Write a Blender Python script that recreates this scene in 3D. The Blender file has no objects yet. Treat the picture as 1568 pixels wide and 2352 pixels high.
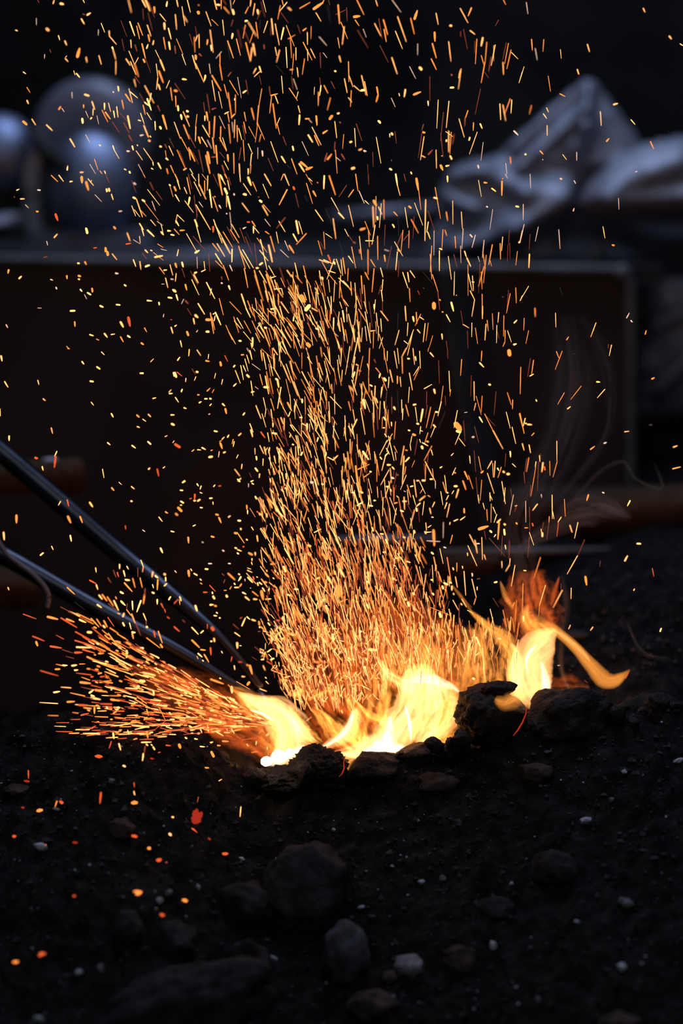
import bpy, math, random, re
from mathutils import Vector, noise
random.seed(7)
S = bpy.context.scene
COL = S.collection
F = 4928.0; CXP, CYP = 784.0, 1176.0
PITCH = math.radians(10.0)
CAM = Vector((0.0, -2.15, 0.643))
FWD = Vector((0, math.cos(PITCH), -math.sin(PITCH))); UP = Vector((0, math.sin(PITCH), math.cos(PITCH))); RT = Vector((1, 0, 0))

def ray(px, py): return FWD + RT * ((px - CXP) / F) + UP * (-(py - CYP) / F)
def P(px, py, Y):
    d = ray(px, py); t = (Y - CAM.y) / d.y
    return CAM + d * t
def depth(px, py, Y): return (Y - CAM.y) / ray(px, py).y
def mpp(Y): return (Y - CAM.y) / math.cos(PITCH) / F      # metres per pixel near depth Y

# ---------------------------------------------------------------- helpers
def mat(name, col=(0.5, 0.5, 0.5), rough=0.7, metal=0.0, spec=0.5, emit=None, estr=1.0, sampling=None):
    m = bpy.data.materials.new(name); m.use_nodes = True
    b = m.node_tree.nodes['Principled BSDF']
    b.inputs['Base Color'].default_value = (*col, 1); b.inputs['Roughness'].default_value = rough
    b.inputs['Metallic'].default_value = metal; b.inputs['Specular IOR Level'].default_value = spec
    if emit: b.inputs['Emission Color'].default_value = (*emit, 1); b.inputs['Emission Strength'].default_value = estr
    if sampling: m.cycles.emission_sampling = sampling
    return m
def tex_mat(name, c1, c2, scale, rough=0.8, metal=0.0, bump=0.3, bscale=None, spec=0.3, detail=10, lo=0.38, hi=0.64, third=None, dist=0.01):
    m = mat(name, c1, rough, metal, spec); nt = m.node_tree; b = nt.nodes['Principled BSDF']
    tc = nt.nodes.new('ShaderNodeTexCoord')
    n = nt.nodes.new('ShaderNodeTexNoise'); n.inputs['Scale'].default_value = scale; n.inputs['Detail'].default_value = detail
    r = nt.nodes.new('ShaderNodeValToRGB'); r.color_ramp.elements[0].position = lo; r.color_ramp.elements[1].position = hi
    r.color_ramp.elements[0].color = (*c1, 1); r.color_ramp.elements[1].color = (*c2, 1)
    if third:
        e = r.color_ramp.elements.new(third[0]); e.color = (*third[1], 1)
    nt.links.new(tc.outputs['Object'], n.inputs['Vector']); nt.links.new(n.outputs['Fac'], r.inputs['Fac'])
    nt.links.new(r.outputs['Color'], b.inputs['Base Color'])
    n2 = nt.nodes.new('ShaderNodeTexNoise'); n2.inputs['Scale'].default_value = bscale or scale * 3; n2.inputs['Detail'].default_value = 6
    nt.links.new(tc.outputs['Object'], n2.inputs['Vector'])
    bp = nt.nodes.new('ShaderNodeBump'); bp.inputs['Strength'].default_value = bump; bp.inputs['Distance'].default_value = dist
    nt.links.new(n2.outputs['Fac'], bp.inputs['Height']); nt.links.new(bp.outputs['Normal'], b.inputs['Normal'])
    return m
def emis(name, col):
    m = bpy.data.materials.new(name); m.use_nodes = True; nt = m.node_tree; nt.nodes.clear()
    o = nt.nodes.new('ShaderNodeOutputMaterial'); e = nt.nodes.new('ShaderNodeEmission')
    e.inputs['Color'].default_value = (*col, 1); e.inputs['Strength'].default_value = 1
    nt.links.new(e.outputs[0], o.inputs['Surface']); m.cycles.emission_sampling = 'NONE'
    return m
def vol_emis(name, col, strength):
    m = bpy.data.materials.new(name); m.use_nodes = True; nt = m.node_tree; nt.nodes.clear()
    o = nt.nodes.new('ShaderNodeOutputMaterial'); e = nt.nodes.new('ShaderNodeEmission')
    e.inputs['Color'].default_value = (*col, 1); e.inputs['Strength'].default_value = strength
    nt.links.new(e.outputs[0], o.inputs['Volume']); m.cycles.homogeneous_volume = True
    return m
def vol_smoke(name, col, dens):
    m = bpy.data.materials.new(name); m.use_nodes = True; nt = m.node_tree; nt.nodes.clear()
    o = nt.nodes.new('ShaderNodeOutputMaterial'); e = nt.nodes.new('ShaderNodeVolumeScatter')
    e.inputs['Color'].default_value = (*col, 1); e.inputs['Density'].default_value = dens
    nt.links.new(e.outputs[0], o.inputs['Volume']); m.cycles.homogeneous_volume = True
    return m

def mesh_obj(name, V, Fc, m, parent=None, smooth=True, mats=None, mi=None):
    me = bpy.data.meshes.new(name); me.from_pydata([tuple(v) for v in V], [], Fc)
    for x in (mats or [m]): me.materials.append(x)
    if mi: me.polygons.foreach_set('material_index', mi)
    if smooth: me.polygons.foreach_set('use_smooth', [True] * len(me.polygons))
    me.update()
    o = bpy.data.objects.new(name, me); COL.objects.link(o)
    if parent: o.parent = parent
    return o
def tag(o, label, cat, group=None, kind=None):
    if label: o['label'] = label
    if cat: o['category'] = cat
    if group: o['group'] = group
    if kind: o['kind'] = kind
    return o
def empty(name, loc=(0, 0, 0)):
    o = bpy.data.objects.new(name, None); o.location = loc; COL.objects.link(o); o.empty_display_size = 0.02
    return o
def child(o, parent):
    o.parent = parent; o.matrix_parent_inverse = parent.matrix_world.inverted() if False else o.matrix_parent_inverse
    o.location = -Vector(parent.location)
    return o

def catmull(pts, n):
    out = []; m = len(pts)
    for i in range(m - 1):
        p0 = pts[max(i - 1, 0)]; p1 = pts[i]; p2 = pts[i + 1]; p3 = pts[min(i + 2, m - 1)]
        for k in range(n):
            t = k / n
            out.append(tuple(0.5 * ((2 * b) + (-a + c) * t + (2 * a - 5 * b + 4 * c - d) * t * t + (-a + 3 * b - 3 * c + d) * t ** 3) for a, b, c, d in zip(p0, p1, p2, p3)))
    out.append(tuple(pts[-1]))
    return out

def tube(name, pts, rads, m, parent=None, seg=14, cap=True, flat=1.0):
    """tube through 3-D points; flat squashes the section vertically"""
    V = []; Fc = []; n = len(pts); pts = [Vector(p) for p in pts]
    for i, p in enumerate(pts):
        t = (pts[min(i + 1, n - 1)] - pts[max(i - 1, 0)]).normalized()
        a = t.cross(Vector((0, 0, 1)));
        if a.length < 1e-3: a = t.cross(Vector((0, 1, 0)))
        a.normalize(); b = a.cross(t).normalized()
        r = rads[i] if isinstance(rads, (list, tuple)) else rads
        for k in range(seg):
            th = 2 * math.pi * k / seg
            V.append(p + a * (math.cos(th) * r) + b * (math.sin(th) * r * flat))
    for i in range(n - 1):
        for k in range(seg):
            k2 = (k + 1) % seg
            Fc.append((i * seg + k, i * seg + k2, (i + 1) * seg + k2, (i + 1) * seg + k))
    if cap:
        Fc.append(tuple(range(seg))[::-1]); Fc.append(tuple((n - 1) * seg + k for k in range(seg)))
    return mesh_obj(name, V, Fc, m, parent)

def lump(name, c, rad, m, parent=None, seed=0, amp=0.25, freq=2.0, sub=4, fine=0.06, ffreq=7, rot=0.0, facet=0.0):
    """a stone / clinker: displaced icosphere with its own outline"""
    import bmesh
    bm = bmesh.new(); bmesh.ops.create_icosphere(bm, subdivisions=sub, radius=1.0)
    off = Vector((seed * 3.17, seed * 1.31, seed * 7.7))
    cr, sr = math.cos(rot), math.sin(rot)
    cuts = []
    rr = random.Random(seed)
    for _ in range(int(facet)):
        v = Vector((rr.gauss(0, 1), rr.gauss(0, 1), rr.gauss(0, 1))).normalized(); cuts.append((v, rr.uniform(0.55, 0.85)))
    V = []
    for v in bm.verts:
        d = v.co.normalized()
        s = 1 + amp * noise.noise(d * freq + off) + fine * noise.fractal(d * ffreq + off, 0.7, 2.1, 4)
        q = d * s
        for nn, dd in cuts:
            e = q.dot(nn)
            if e > dd: q = q - nn * (e - dd) * 0.85
        x, y, z = q.x * rad[0], q.y * rad[1], q.z * rad[2]
        v.co = Vector((x * cr - z * sr, y, x * sr + z * cr)) + Vector(c)
    me = bpy.data.meshes.new(name); bm.to_mesh(me); bm.free(); me.materials.append(m)
    me.polygons.foreach_set('use_smooth', [True] * len(me.polygons))
    o = bpy.data.objects.new(name, me); COL.objects.link(o)
    if parent: o.parent = parent
    return o

# ---------------------------------------------------------------- materials
M = {}
M['soil'] = tex_mat('coal_soil', (0.0022, 0.0022, 0.0025), (0.013, 0.0125, 0.0125), 55, rough=0.85, bump=1.0, bscale=170, spec=0.06, third=(0.85, (0.034, 0.031, 0.030)), dist=0.004)
M['clinker'] = tex_mat('clinker', (0.0035, 0.003, 0.003), (0.013, 0.009, 0.008), 60, rough=0.75, bump=1.0, bscale=260, spec=0.3, dist=0.003)
M['stone'] = tex_mat('stone_dark', (0.007, 0.007, 0.0075), (0.022, 0.022, 0.022), 60, rough=0.85, bump=0.5, bscale=200, spec=0.15, dist=0.003)
M['stone_grey'] = tex_mat('stone_grey', (0.030, 0.031, 0.038), (0.075, 0.078, 0.095), 50, rough=0.8, bump=0.4, spec=0.2, dist=0.002)
M['stone_pale'] = tex_mat('stone_pale', (0.10, 0.10, 0.11), (0.22, 0.21, 0.23), 80, rough=0.8, bump=0.3, spec=0.2, dist=0.001)
M['stone_red'] = tex_mat('stone_reddish', (0.020, 0.014, 0.013), (0.060, 0.042, 0.038), 60, rough=0.85, bump=0.4, spec=0.15, dist=0.002)
M['ash'] = mat('ash_flake', (0.38, 0.40, 0.46), 0.8)
M['gravel'] = tex_mat('gravel', (0.004, 0.004, 0.0045), (0.045, 0.045, 0.048), 40, rough=0.8, bump=0.2, spec=0.2)
M['steel_dark'] = tex_mat('forged_steel', (0.030, 0.034, 0.045), (0.045, 0.050, 0.066), 30, rough=0.30, metal=1.0, bump=0.12, bscale=80, spec=0.6, dist=0.001)
M['panel'] = tex_mat('panel_sheet', (0.030, 0.020, 0.021), (0.046, 0.030, 0.029), 5, rough=0.75, bump=0.15, spec=0.2)
M['rim'] = tex_mat('panel_rim', (0.07, 0.074, 0.08), (0.12, 0.124, 0.135), 20, rough=0.5, bump=0.1, spec=0.4)
M['grey_paint'] = tex_mat('grey_metal', (0.12, 0.125, 0.17), (0.19, 0.20, 0.26), 8, rough=0.42, metal=0.2, bump=0.05, spec=0.5)
M['bright_metal'] = tex_mat('scuffed_metal', (0.22, 0.27, 0.40), (0.29, 0.35, 0.50), 9, rough=0.55, metal=1.0, bump=0.05, spec=0.5)
M['light_paint'] = tex_mat('light_paint', (0.30, 0.33, 0.42), (0.42, 0.46, 0.56), 9, rough=0.5, bump=0.05)
M['dark_metal'] = tex_mat('dark_metal', (0.012, 0.012, 0.015), (0.02, 0.02, 0.024), 12, rough=0.6, bump=0.1, spec=0.3)
M['sheet'] = tex_mat('crumpled_sheet', (0.17, 0.185, 0.24), (0.29, 0.315, 0.40), 7, rough=0.5, metal=0.25, bump=0.05, spec=0.5)
M['wood'] = tex_mat('scorched_wood', (0.016, 0.007, 0.003), (0.06, 0.027, 0.009), 12, rough=0.8, bump=0.6, bscale=40, spec=0.2)
M['wall'] = tex_mat('wall_dark', (0.011, 0.011, 0.011), (0.032, 0.031, 0.030), 2.5, rough=0.95, bump=0.1, spec=0.1)
M['bench'] = tex_mat('bench_top', (0.014, 0.014, 0.017), (0.026, 0.027, 0.032), 9, rough=0.7, bump=0.2, spec=0.3)

SP = {'y': emis('spark_yellow', (2.9, 1.10, 0.32)), 'o': emis('spark_orange', (1.7, 0.45, 0.085)), 'r': emis('spark_dim', (0.34, 0.065, 0.035)),
      'R': emis('spark_red', (1.0, 0.13, 0.035)), 'p': emis('spark_pale', (1.25, 0.72, 0.50)), 'd': emis('spark_spent', (0.045, 0.032, 0.034))}
HOT = emis('white_hot_coal', (9, 6.2, 3.6)); HOT.cycles.emission_sampling = 'AUTO'
GLOW = emis('glowing_coal', (2.6, 0.62, 0.12))
EMB_R = emis('ember_red', (0.42, 0.028, 0.012))
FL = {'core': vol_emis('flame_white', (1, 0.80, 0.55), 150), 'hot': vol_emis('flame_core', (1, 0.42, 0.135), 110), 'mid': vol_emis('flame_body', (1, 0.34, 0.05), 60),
      'thin': vol_emis('flame_thin', (1, 0.155, 0.018), 16), 'haze': vol_emis('flame_veil', (1, 0.17, 0.02), 4.0)}  # thin flame gas, also stands in for the haze glow round the fire
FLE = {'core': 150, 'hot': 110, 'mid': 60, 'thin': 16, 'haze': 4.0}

# ---------------------------------------------------------------- terrain
def interp(tab, x):
    if x <= tab[0][0]: return tab[0][1]
    for (a, b), (c, d) in zip(tab, tab[1:]):
        if x <= c: return b + (d - b) * (x - a) / (c - a)
    return tab[-1][1]
CREST = [(-600, 1700), (-100, 1690), (0, 1686), (110, 1655), (230, 1625), (330, 1630), (430, 1672), (540, 1750), (640, 1792), (760, 1800), (900, 1762), (1020, 1742), (1120, 1712), (1210, 1692), (1300, 1668), (1420, 1636), (1568, 1606), (1900, 1590)]
BACK = [(-600, 1760), (0, 1760), (540, 1800), (900, 1700), (1060, 1560), (1160, 1430), (1260, 1370), (1360, 1330), (1480, 1300), (1568, 1275), (1900, 1220)]
YCR = -0.06
def sm(t): t = max(0.0, min(1.0, t)); return t * t * (3 - 2 * t)
def zrow(tab, x, y):
    px = CXP + x / mpp(y)
    return P(px, interp(tab, px), y).z
def terrain(x, y):
    zc = zrow(CREST, x, YCR); v = y - YCR
    if v <= 0:
        z = zc + v * 0.58 - v * v * 0.05 - 0.006 * (1 - math.exp(v / 0.02)) * 0
        z += 0.014 * noise.noise(Vector((x * 5.1, y * 5.1, 3.3))) * sm(-v / 0.08)
    else:
        zb = zrow(BACK, x, 0.38)
        z = zc + (zb - zc) * sm((y - 0.06) / 0.32) - 0.030 * sm(v / 0.05) * (1 - sm((y - 0.04) / 0.12))
        if y > 0.38: z = zb - 0.25 * (y - 0.38) if x < 0.15 else zb - 0.02 * (y - 0.38)
    a = 1.0
    z += 0.010 * noise.fractal(Vector((x * 14, y * 14, 1.7)), 0.8, 2.0, 4) * a
    c = noise.voronoi(Vector((x * 26, y * 26, 0.2)))[0][0]
    z += 0.008 * (0.35 - min(c, 0.7)) * a
    z += 0.0048 * noise.fractal(Vector((x * 75, y * 75, 5.7)), 0.75, 2.1, 4)
    return z
def ground_hit(px, py):
    d = ray(px, py); t = 1.2
    last = t
    while t < 3.2:
        p = CAM + d * t
        if p.z <= terrain(p.x, p.y): break
        last = t; t += 0.012
    for _ in range(12):
        mt = (last + t) / 2; p = CAM + d * mt
        if p.z <= terrain(p.x, p.y): t = mt
        else: last = mt
    return CAM + d * t

def make_ground():
    xs = []; x = -0.75
    while x < 0.75: xs.append(x); x += 0.0032 if abs(x) < 0.40 else 0.02
    ys = []; y = -0.75
    while y < 1.3: ys.append(y); y += 0.0032 if -0.40 < y < 0.06 else (0.008 if y < 0.5 else 0.03)
    V = [(x, y, terrain(x, y)) for y in ys for x in xs]
    nx = len(xs); Fc = [(j * nx + i, j * nx + i + 1, (j + 1) * nx + i + 1, (j + 1) * nx + i) for j in range(len(ys) - 1) for i in range(nx - 1)]
    o = mesh_obj('ground', V, Fc, M['soil']); o['kind'] = 'structure'
    return o
make_ground()
# a lower yard floor behind the heap, and the dark walls of the place
def box(name, x0, x1, y0, y1, z0, z1, m, parent=None):
    V = [(x0, y0, z0), (x1, y0, z0), (x1, y1, z0), (x0, y1, z0), (x0, y0, z1), (x1, y0, z1), (x1, y1, z1), (x0, y1, z1)]
    Fc = [(0, 3, 2, 1), (4, 5, 6, 7), (0, 1, 5, 4), (1, 2, 6, 5), (2, 3, 7, 6), (3, 0, 4, 7)]
    return mesh_obj(name, V, Fc, m, parent, smooth=False)
fl = box('floor', -3, 3, -1.6, 3.6, -0.75, -0.55, M['wall']); fl['kind'] = 'structure'
w = box('wall_back', -3, 3, 3.4, 3.5, -0.55, 3.0, M['wall']); w['kind'] = 'structure'

# ---------------------------------------------------------------- stones on the heap
def stone(name, px, py, wpx, hpx, m, label, cat='stone', seed=1, sink=0.35, rot=0.0, facet=3, amp=0.25, sub=4, group=None, ydepth=None, fine=0.05, Y=None):
    g = ground_hit(px, py + hpx * 0.5 * (1 - sink)); s = mpp(Y if Y is not None else g.y)
    rx, rz = wpx * 0.5 * s, hpx * 0.5 * s
    c = g + Vector((0, (ydepth or min(rx, rz) * 0.6), rz * (1 - sink)))
    if Y is not None: c.y = Y
    t = P(px, py, c.y); c = Vector((t.x, c.y, t.z))
    o = lump(name, (0, 0, 0), (rx, min(rx, rz) * 1.0 + 0.003, rz), m, seed=seed, amp=amp, sub=sub, rot=rot, facet=facet, fine=fine)
    o.location = c
    return tag(o, label, cat, group)

stone('clinker_lump', 728, 1765, 135, 100, M['clinker'], 'crusty glowing-edged clinker lump right of the white-hot coals', 'clinker', 11, 0.3, facet=0, fine=0.16, sub=5, Y=-0.055)
stone('clinker_lump', 640, 1800, 170, 74, M['clinker'], 'low crumbly clinker just below the white-hot coals', 'clinker', 12, 0.35, facet=0, fine=0.16, sub=5, Y=-0.06)
stone('coal_lump', 858, 1772, 170, 88, M['clinker'], 'smooth dark coal lump under the brightest low flame', 'coal', 13, 0.35, facet=3, fine=0.05, Y=-0.055)
stone('coal_lump', 985, 1735, 170, 62, M['clinker'], 'flat black coal between the centre flame and the big block', 'coal', 14, 0.3, facet=3, fine=0.09, Y=-0.05)
stone('coal_lump', 1130, 1642, 172, 150, M['clinker'], 'big angular coal block standing between the two tall flames', 'coal', 15, 0.2, rot=0.2, facet=5, fine=0.09, sub=5, Y=-0.045)
stone('coal_lump', 1146, 1582, 88, 36, M['clinker'], 'small jagged coal lying on top of the big block', 'coal', 16, 0.2, facet=3, fine=0.12, Y=-0.05)
stone('coal_lump', 1310, 1655, 230, 160, M['clinker'], 'broad rounded coal mound at the foot of the right flame', 'coal', 17, 0.2, facet=3, fine=0.07, sub=5, Y=-0.045)
stone('coal_lump', 1500, 1680, 220, 170, M['stone'], 'black coal hump at the right edge beyond the flame tail', 'coal', 18, 0.3, facet=3, fine=0.06, sub=5, Y=-0.02)
stone('coal_lump', 470, 1760, 120, 80, M['clinker'], 'dark coal lump left of the white-hot coals', 'coal', 19, 0.35, facet=3, fine=0.09, Y=-0.05)

stone('stone', 795, 2192, 112, 165, M['stone_grey'], 'rounded upright grey pebble near the bottom centre', seed=21, facet=0, amp=0.15, sink=0.25)
stone('stone', 938, 2218, 62, 76, M['stone_pale'], 'pale triangular stone chip right of the rounded grey pebble', seed=22, facet=5, rot=0.5)
stone('stone', 1062, 2205, 92, 66, M['stone_red'], 'reddish angular stone right of the pale triangular chip', seed=23, facet=4)
stone('stone', 706, 2045, 220, 225, M['stone'], 'large smooth charcoal-grey boulder behind the rounded grey pebble', seed=24, facet=2, amp=0.15, sink=0.3, sub=5)
stone('stone', 400, 2318, 500, 180, M['stone'], 'wide flat dark slab along the bottom edge', seed=25, facet=3, rot=0.28, sink=0.35, sub=5)
stone('stone', 575, 2235, 110, 170, M['stone'], 'tall leaning dark stone between slab and rounded pebble', seed=26, facet=4, rot=0.3)
stone('stone', 400, 2160, 110, 100, M['stone'], 'dull grey stone above the wide flat slab', seed=27, facet=3)
stone('stone', 275, 1905, 76, 48, M['stone_red'], 'small brownish stone among the embers on the left', seed=28, facet=4)
stone('stone', 290, 2135, 80, 90, M['stone'], 'bluish dark stone in the lower left', seed=29, facet=3)
stone('stone', 1425, 2345, 110, 60, M['stone_red'], 'reddish stone cut by the bottom edge at right', seed=30, facet=4)
stone('stone', 860, 2310, 130, 70, M['stone_red'], 'dull reddish stone below the rounded grey pebble', seed=31, facet=4)
stone('stone', 40, 1815, 66, 28, M['stone_red'], 'flat brownish stone at the left edge above the embers', seed=32, facet=4)
stone('stone', 1275, 2000, 120, 90, M['stone'], 'faint dark stone on the right of the heap', seed=33, facet=3)
stone('stone', 1000, 1800, 110, 50, M['stone_red'], 'rust-tinted stone in front of the flat black coal', seed=34, facet=3)
stone('stone', 1225, 1775, 90, 44, M['stone_red'], 'warm brown stone in front of the coal mound', seed=35, facet=3)
stone('stone', 895, 2245, 44, 34, M['stone_red'], 'tiny reddish stone touching the pale triangular chip', seed=36, facet=4, sub=3)
stone('stone', 560, 2080, 150, 110, M['stone'], 'low dark stone left of the large boulder', seed=37, facet=3)
stone('stone', 1140, 2090, 90, 60, M['stone'], 'dim stone right of the large charcoal-grey boulder', seed=38, facet=3)
stone('stone', 1235, 1420, 70, 44, M['stone_red'], 'small stone on the bank right of the tall flame tip', seed=39, facet=3, sub=3)
stone('stone', 1320, 1460, 60, 30, M['stone_red'], 'brown stone on the bank above the flame tail', seed=40, facet=3, sub=3)

FLK = [(232, 2230, 16, 22, 'pale upright flake near the lower left corner'), (180, 2238, 22, 16, 'pair-like pale flake in the lower left'), (455, 2041, 9, 16, 'narrow white fleck above the dark stone cluster at left'),
       (1015, 2022, 20, 20, 'curled white flake on the dark soil at centre right'), (968, 2028, 16, 10, 'small white fleck beside the curled flake'), (828, 2087, 18, 10, 'slanted white sliver above the rounded pebble'),
       (1437, 2082, 40, 26, 'bluish curved flake at the right side'), (1132, 2180, 18, 26, 'bright pale chip right of the reddish angular stone'), (1428, 2230, 22, 26, 'grey chip in the lower right'),
       (958, 1888, 14, 10, 'bluish dot of ash below the coal lumps'), (1346, 1890, 26, 20, 'grey crumb on the right slope'), (625, 2202, 26, 12, 'small pale flake left of the rounded pebble'),
       (537, 2324, 18, 16, 'pale chip near the bottom edge'), (90, 2342, 24, 12, 'pale flake at the bottom left corner'), (365, 2071, 20, 14, 'left half of the grey folded flake'), (388, 2056, 22, 20, 'grey folded flake above the stones'),
       (95, 1950, 36, 20, 'bluish ash patch under the left embers'), (130, 1860, 18, 6, 'thin bluish splinter near the small brownish stone'), (255, 1797, 18, 14, 'light twisted scrap below the left sparks'), (767, 1908, 10, 10, 'tiny pale dot left of centre slope'),
       (1432, 1776, 14, 12, 'pale dot on the right slope'), (1405, 1840, 16, 12, 'dim crumb on the far right slope'), (1560, 1750, 30, 12, 'grey chip at the right edge'), (1174, 2032, 10, 10, 'small grey dot right of the curled flake'),
       (1235, 2300, 12, 18, 'dim chip near the bottom right'), (1325, 2120, 14, 10, 'small grey crumb left of the bluish flake'), (555, 1975, 14, 10, 'pale crumb left of the large boulder'), (730, 1960, 34, 4, 'thin straight splinter behind the boulder')]
rnd = random.Random(5)
for i, (px, py, wp, hp, lb) in enumerate(FLK):
    g = ground_hit(px, py); s = mpp(g.y)
    o = lump('ash_flake', (0, 0, 0), (wp * .5 * s, min(wp, hp) * .4 * s, hp * .5 * s), M['ash'] if i % 3 else M['stone_pale'], seed=60 + i, amp=0.5, facet=4, sub=3, fine=0.2, rot=rnd.uniform(-.4, .4))
    o.location = g + Vector((0, 0, hp * .25 * s))
    tag(o, lb, 'ash flake', 'pale flakes on the heap')
# uncounted grit
def scatter(name, n, m, rng, seed, label, cat, big=0.0):
    rr = random.Random(seed); V = []; Fc = []
    for _ in range(n):
        y = rr.uniform(*rng[1]); x = rr.uniform(*rng[0])
        r = rr.uniform(0.0006, 0.0018) + (big * rr.random() ** 3)
        z = terrain(x, y) + r * 0.4
        b = len(V); q = [Vector((rr.gauss(0, 1), rr.gauss(0, 1), rr.gauss(0, .6))).normalized() for _ in range(3)]
        e = Vector((x, y, z)); ax = [v * r * rr.uniform(0.6, 1.3) for v in (Vector((1, 0, 0)), Vector((0, 1, 0)), Vector((0, 0, 1)))]
        ro = rr.uniform(0, 3.14); cx, sx = math.cos(ro), math.sin(ro)
        a0 = ax[0] * cx + ax[1] * sx; a1 = ax[1] * cx - ax[0] * sx; a2 = ax[2] + q[0] * r * .3
        V += [e + w * rr.uniform(.5, 1.25) + q[1] * r * .35 * rr.random() for w in (a0, a1, -a0, -a1, a2, -a2)]
        for k in range(4): Fc += [(b + k, b + (k + 1) % 4, b + 4), (b + (k + 1) % 4, b + k, b + 5)]
    o = mesh_obj(name, V, Fc, m, smooth=False); tag(o, label, cat, kind='stuff'); return o
scatter('gravel', 4200, M['gravel'], ((-0.42, 0.42), (-0.45, -0.05)), 3, 'fine dark coal grit covering the heap', 'gravel', 0.003)
scatter('ash_crumbs', 260, M['ash'], ((-0.40, 0.42), (-0.45, -0.05)), 4, 'tiny pale ash crumbs sprinkled over the dark heap', 'ash')
scatter('cinders', 900, M['gravel'], ((0.12, 0.42), (0.08, 0.42)), 6, 'loose cinders on the bank behind the right flame', 'cinders', 0.004)

# ---------------------------------------------------------------- embers lying on the heap
EMB = '''220.7 1737.8 232.1 1739.0 7.7 R;88.0 1863.3 94.4 1862.2 8.7 o;139.0 1842.9 142.9 1845.4 7.7 R;304.8 1845.4 312.5 1844.9 8.7 o;49.7 1855.6 54.1 1856.1 5.1 r;57.4 1794.4 66.8 1795.9 5.6 r;31.1 1921.9 34.4 1921.9 6.1 R;99.5 1940.8 104.6 1941.3 3.6 o;168.9 1935.7 176.0 1936.2 5.1 r;304.8 1920.9 312.5 1922.4 7.1 R;341.8 1949.0 343.1 1950.0 7.1 o;361.0 1977.6 367.3 1976.0 8.7 R;381.4 1981.4 389.0 1981.9 3.1 R;395.4 1877.0 398.0 1877.6 3.6 y;389.8 1916.3 391.6 1918.9 5.6 y;344.4 1742.9 352.0 1743.4 5.1 r;512.5 1962.0 520.0 1962.0 7.0 R;477.5 1928.0 481.0 1929.0 7.0 r;302.5 2055.0 319.0 2052.0 13.0 o;421.0 2069.0 427.0 2070.0 8.0 o;367.5 2102.5 374.0 2103.0 7.0 R;92.5 2194.0 100.0 2193.0 10.0 R;31.0 2210.5 42.0 2210.0 6.0 o;169.0 2058.5 173.0 2059.0 4.0 R;693.4 1787.2 697.2 1788.5 4.6 R;477.8 1928.8 481.6 1928.8 4.1 r'''
ENAME = {'R': 'red', 'r': 'dull red', 'o': 'orange', 'y': 'yellow'}
used = set()
def uniq(fmt, px, py):
    for f in (0, 1, 2):
        t = fmt.format(f'{px / 15.68:.{f}f}', f'{py / 23.52:.{f}f}')
        if t not in used: break
    used.add(t); return t
for ln in EMB.split('\n'):
    if not ln: continue
    for e in ln.split(';'):
        a = e.split(); x0, y0, x1, y1, wd = map(float, a[:5]); c = a[5]
        px, py = (x0 + x1) / 2, (y0 + y1) / 2; g = ground_hit(px, py); s = mpp(g.y)
        L = math.hypot(x1 - x0, y1 - y0) + wd
        o = lump('ember', (0, 0, 0), (L * .5 * s, wd * .5 * s, wd * .5 * s), {'R': SP['R'], 'r': EMB_R, 'o': SP['o'], 'y': SP['y']}[c], seed=int(px), amp=.3, fine=.1, sub=2, rot=math.atan2(-(y1 - y0), x1 - x0 + 1e-6))
        o.location = g + Vector((0, 0, wd * .15 * s))
        sz = 'tiny' if L * wd < 40 else ('small' if L * wd < 90 else 'plump')
        tag(o, uniq(f'{sz} {ENAME[c]} ember lying on the dark heap, {{}}% across and {{}}% down the photo', px, py), 'ember', 'embers lying on the heap')
# ragged glowing flake
t = P(452, 1890, 0); g = ground_hit(452, 1900); s = mpp(g.y)
fo = empty('glowing_flake', g)
a = lump('flake_body', (0, 0, .010), (11 * s, 5 * s, 17 * s), EMB_R, fo, seed=91, amp=.6, fine=.3, facet=4)
b = tube('curled_strip', [Vector((-31 * s, -.004, -.002)), Vector((-18 * s, -.004, .0005)), Vector((-8 * s, -.004, -.001)), Vector((2 * s, -.004, -.005))], [1.5 * s, 3 * s, 3 * s, 1.5 * s], SP['R'], fo, seg=8)
tag(fo, 'ragged red glowing flake with a curled strip on the heap', 'ember')

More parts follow.
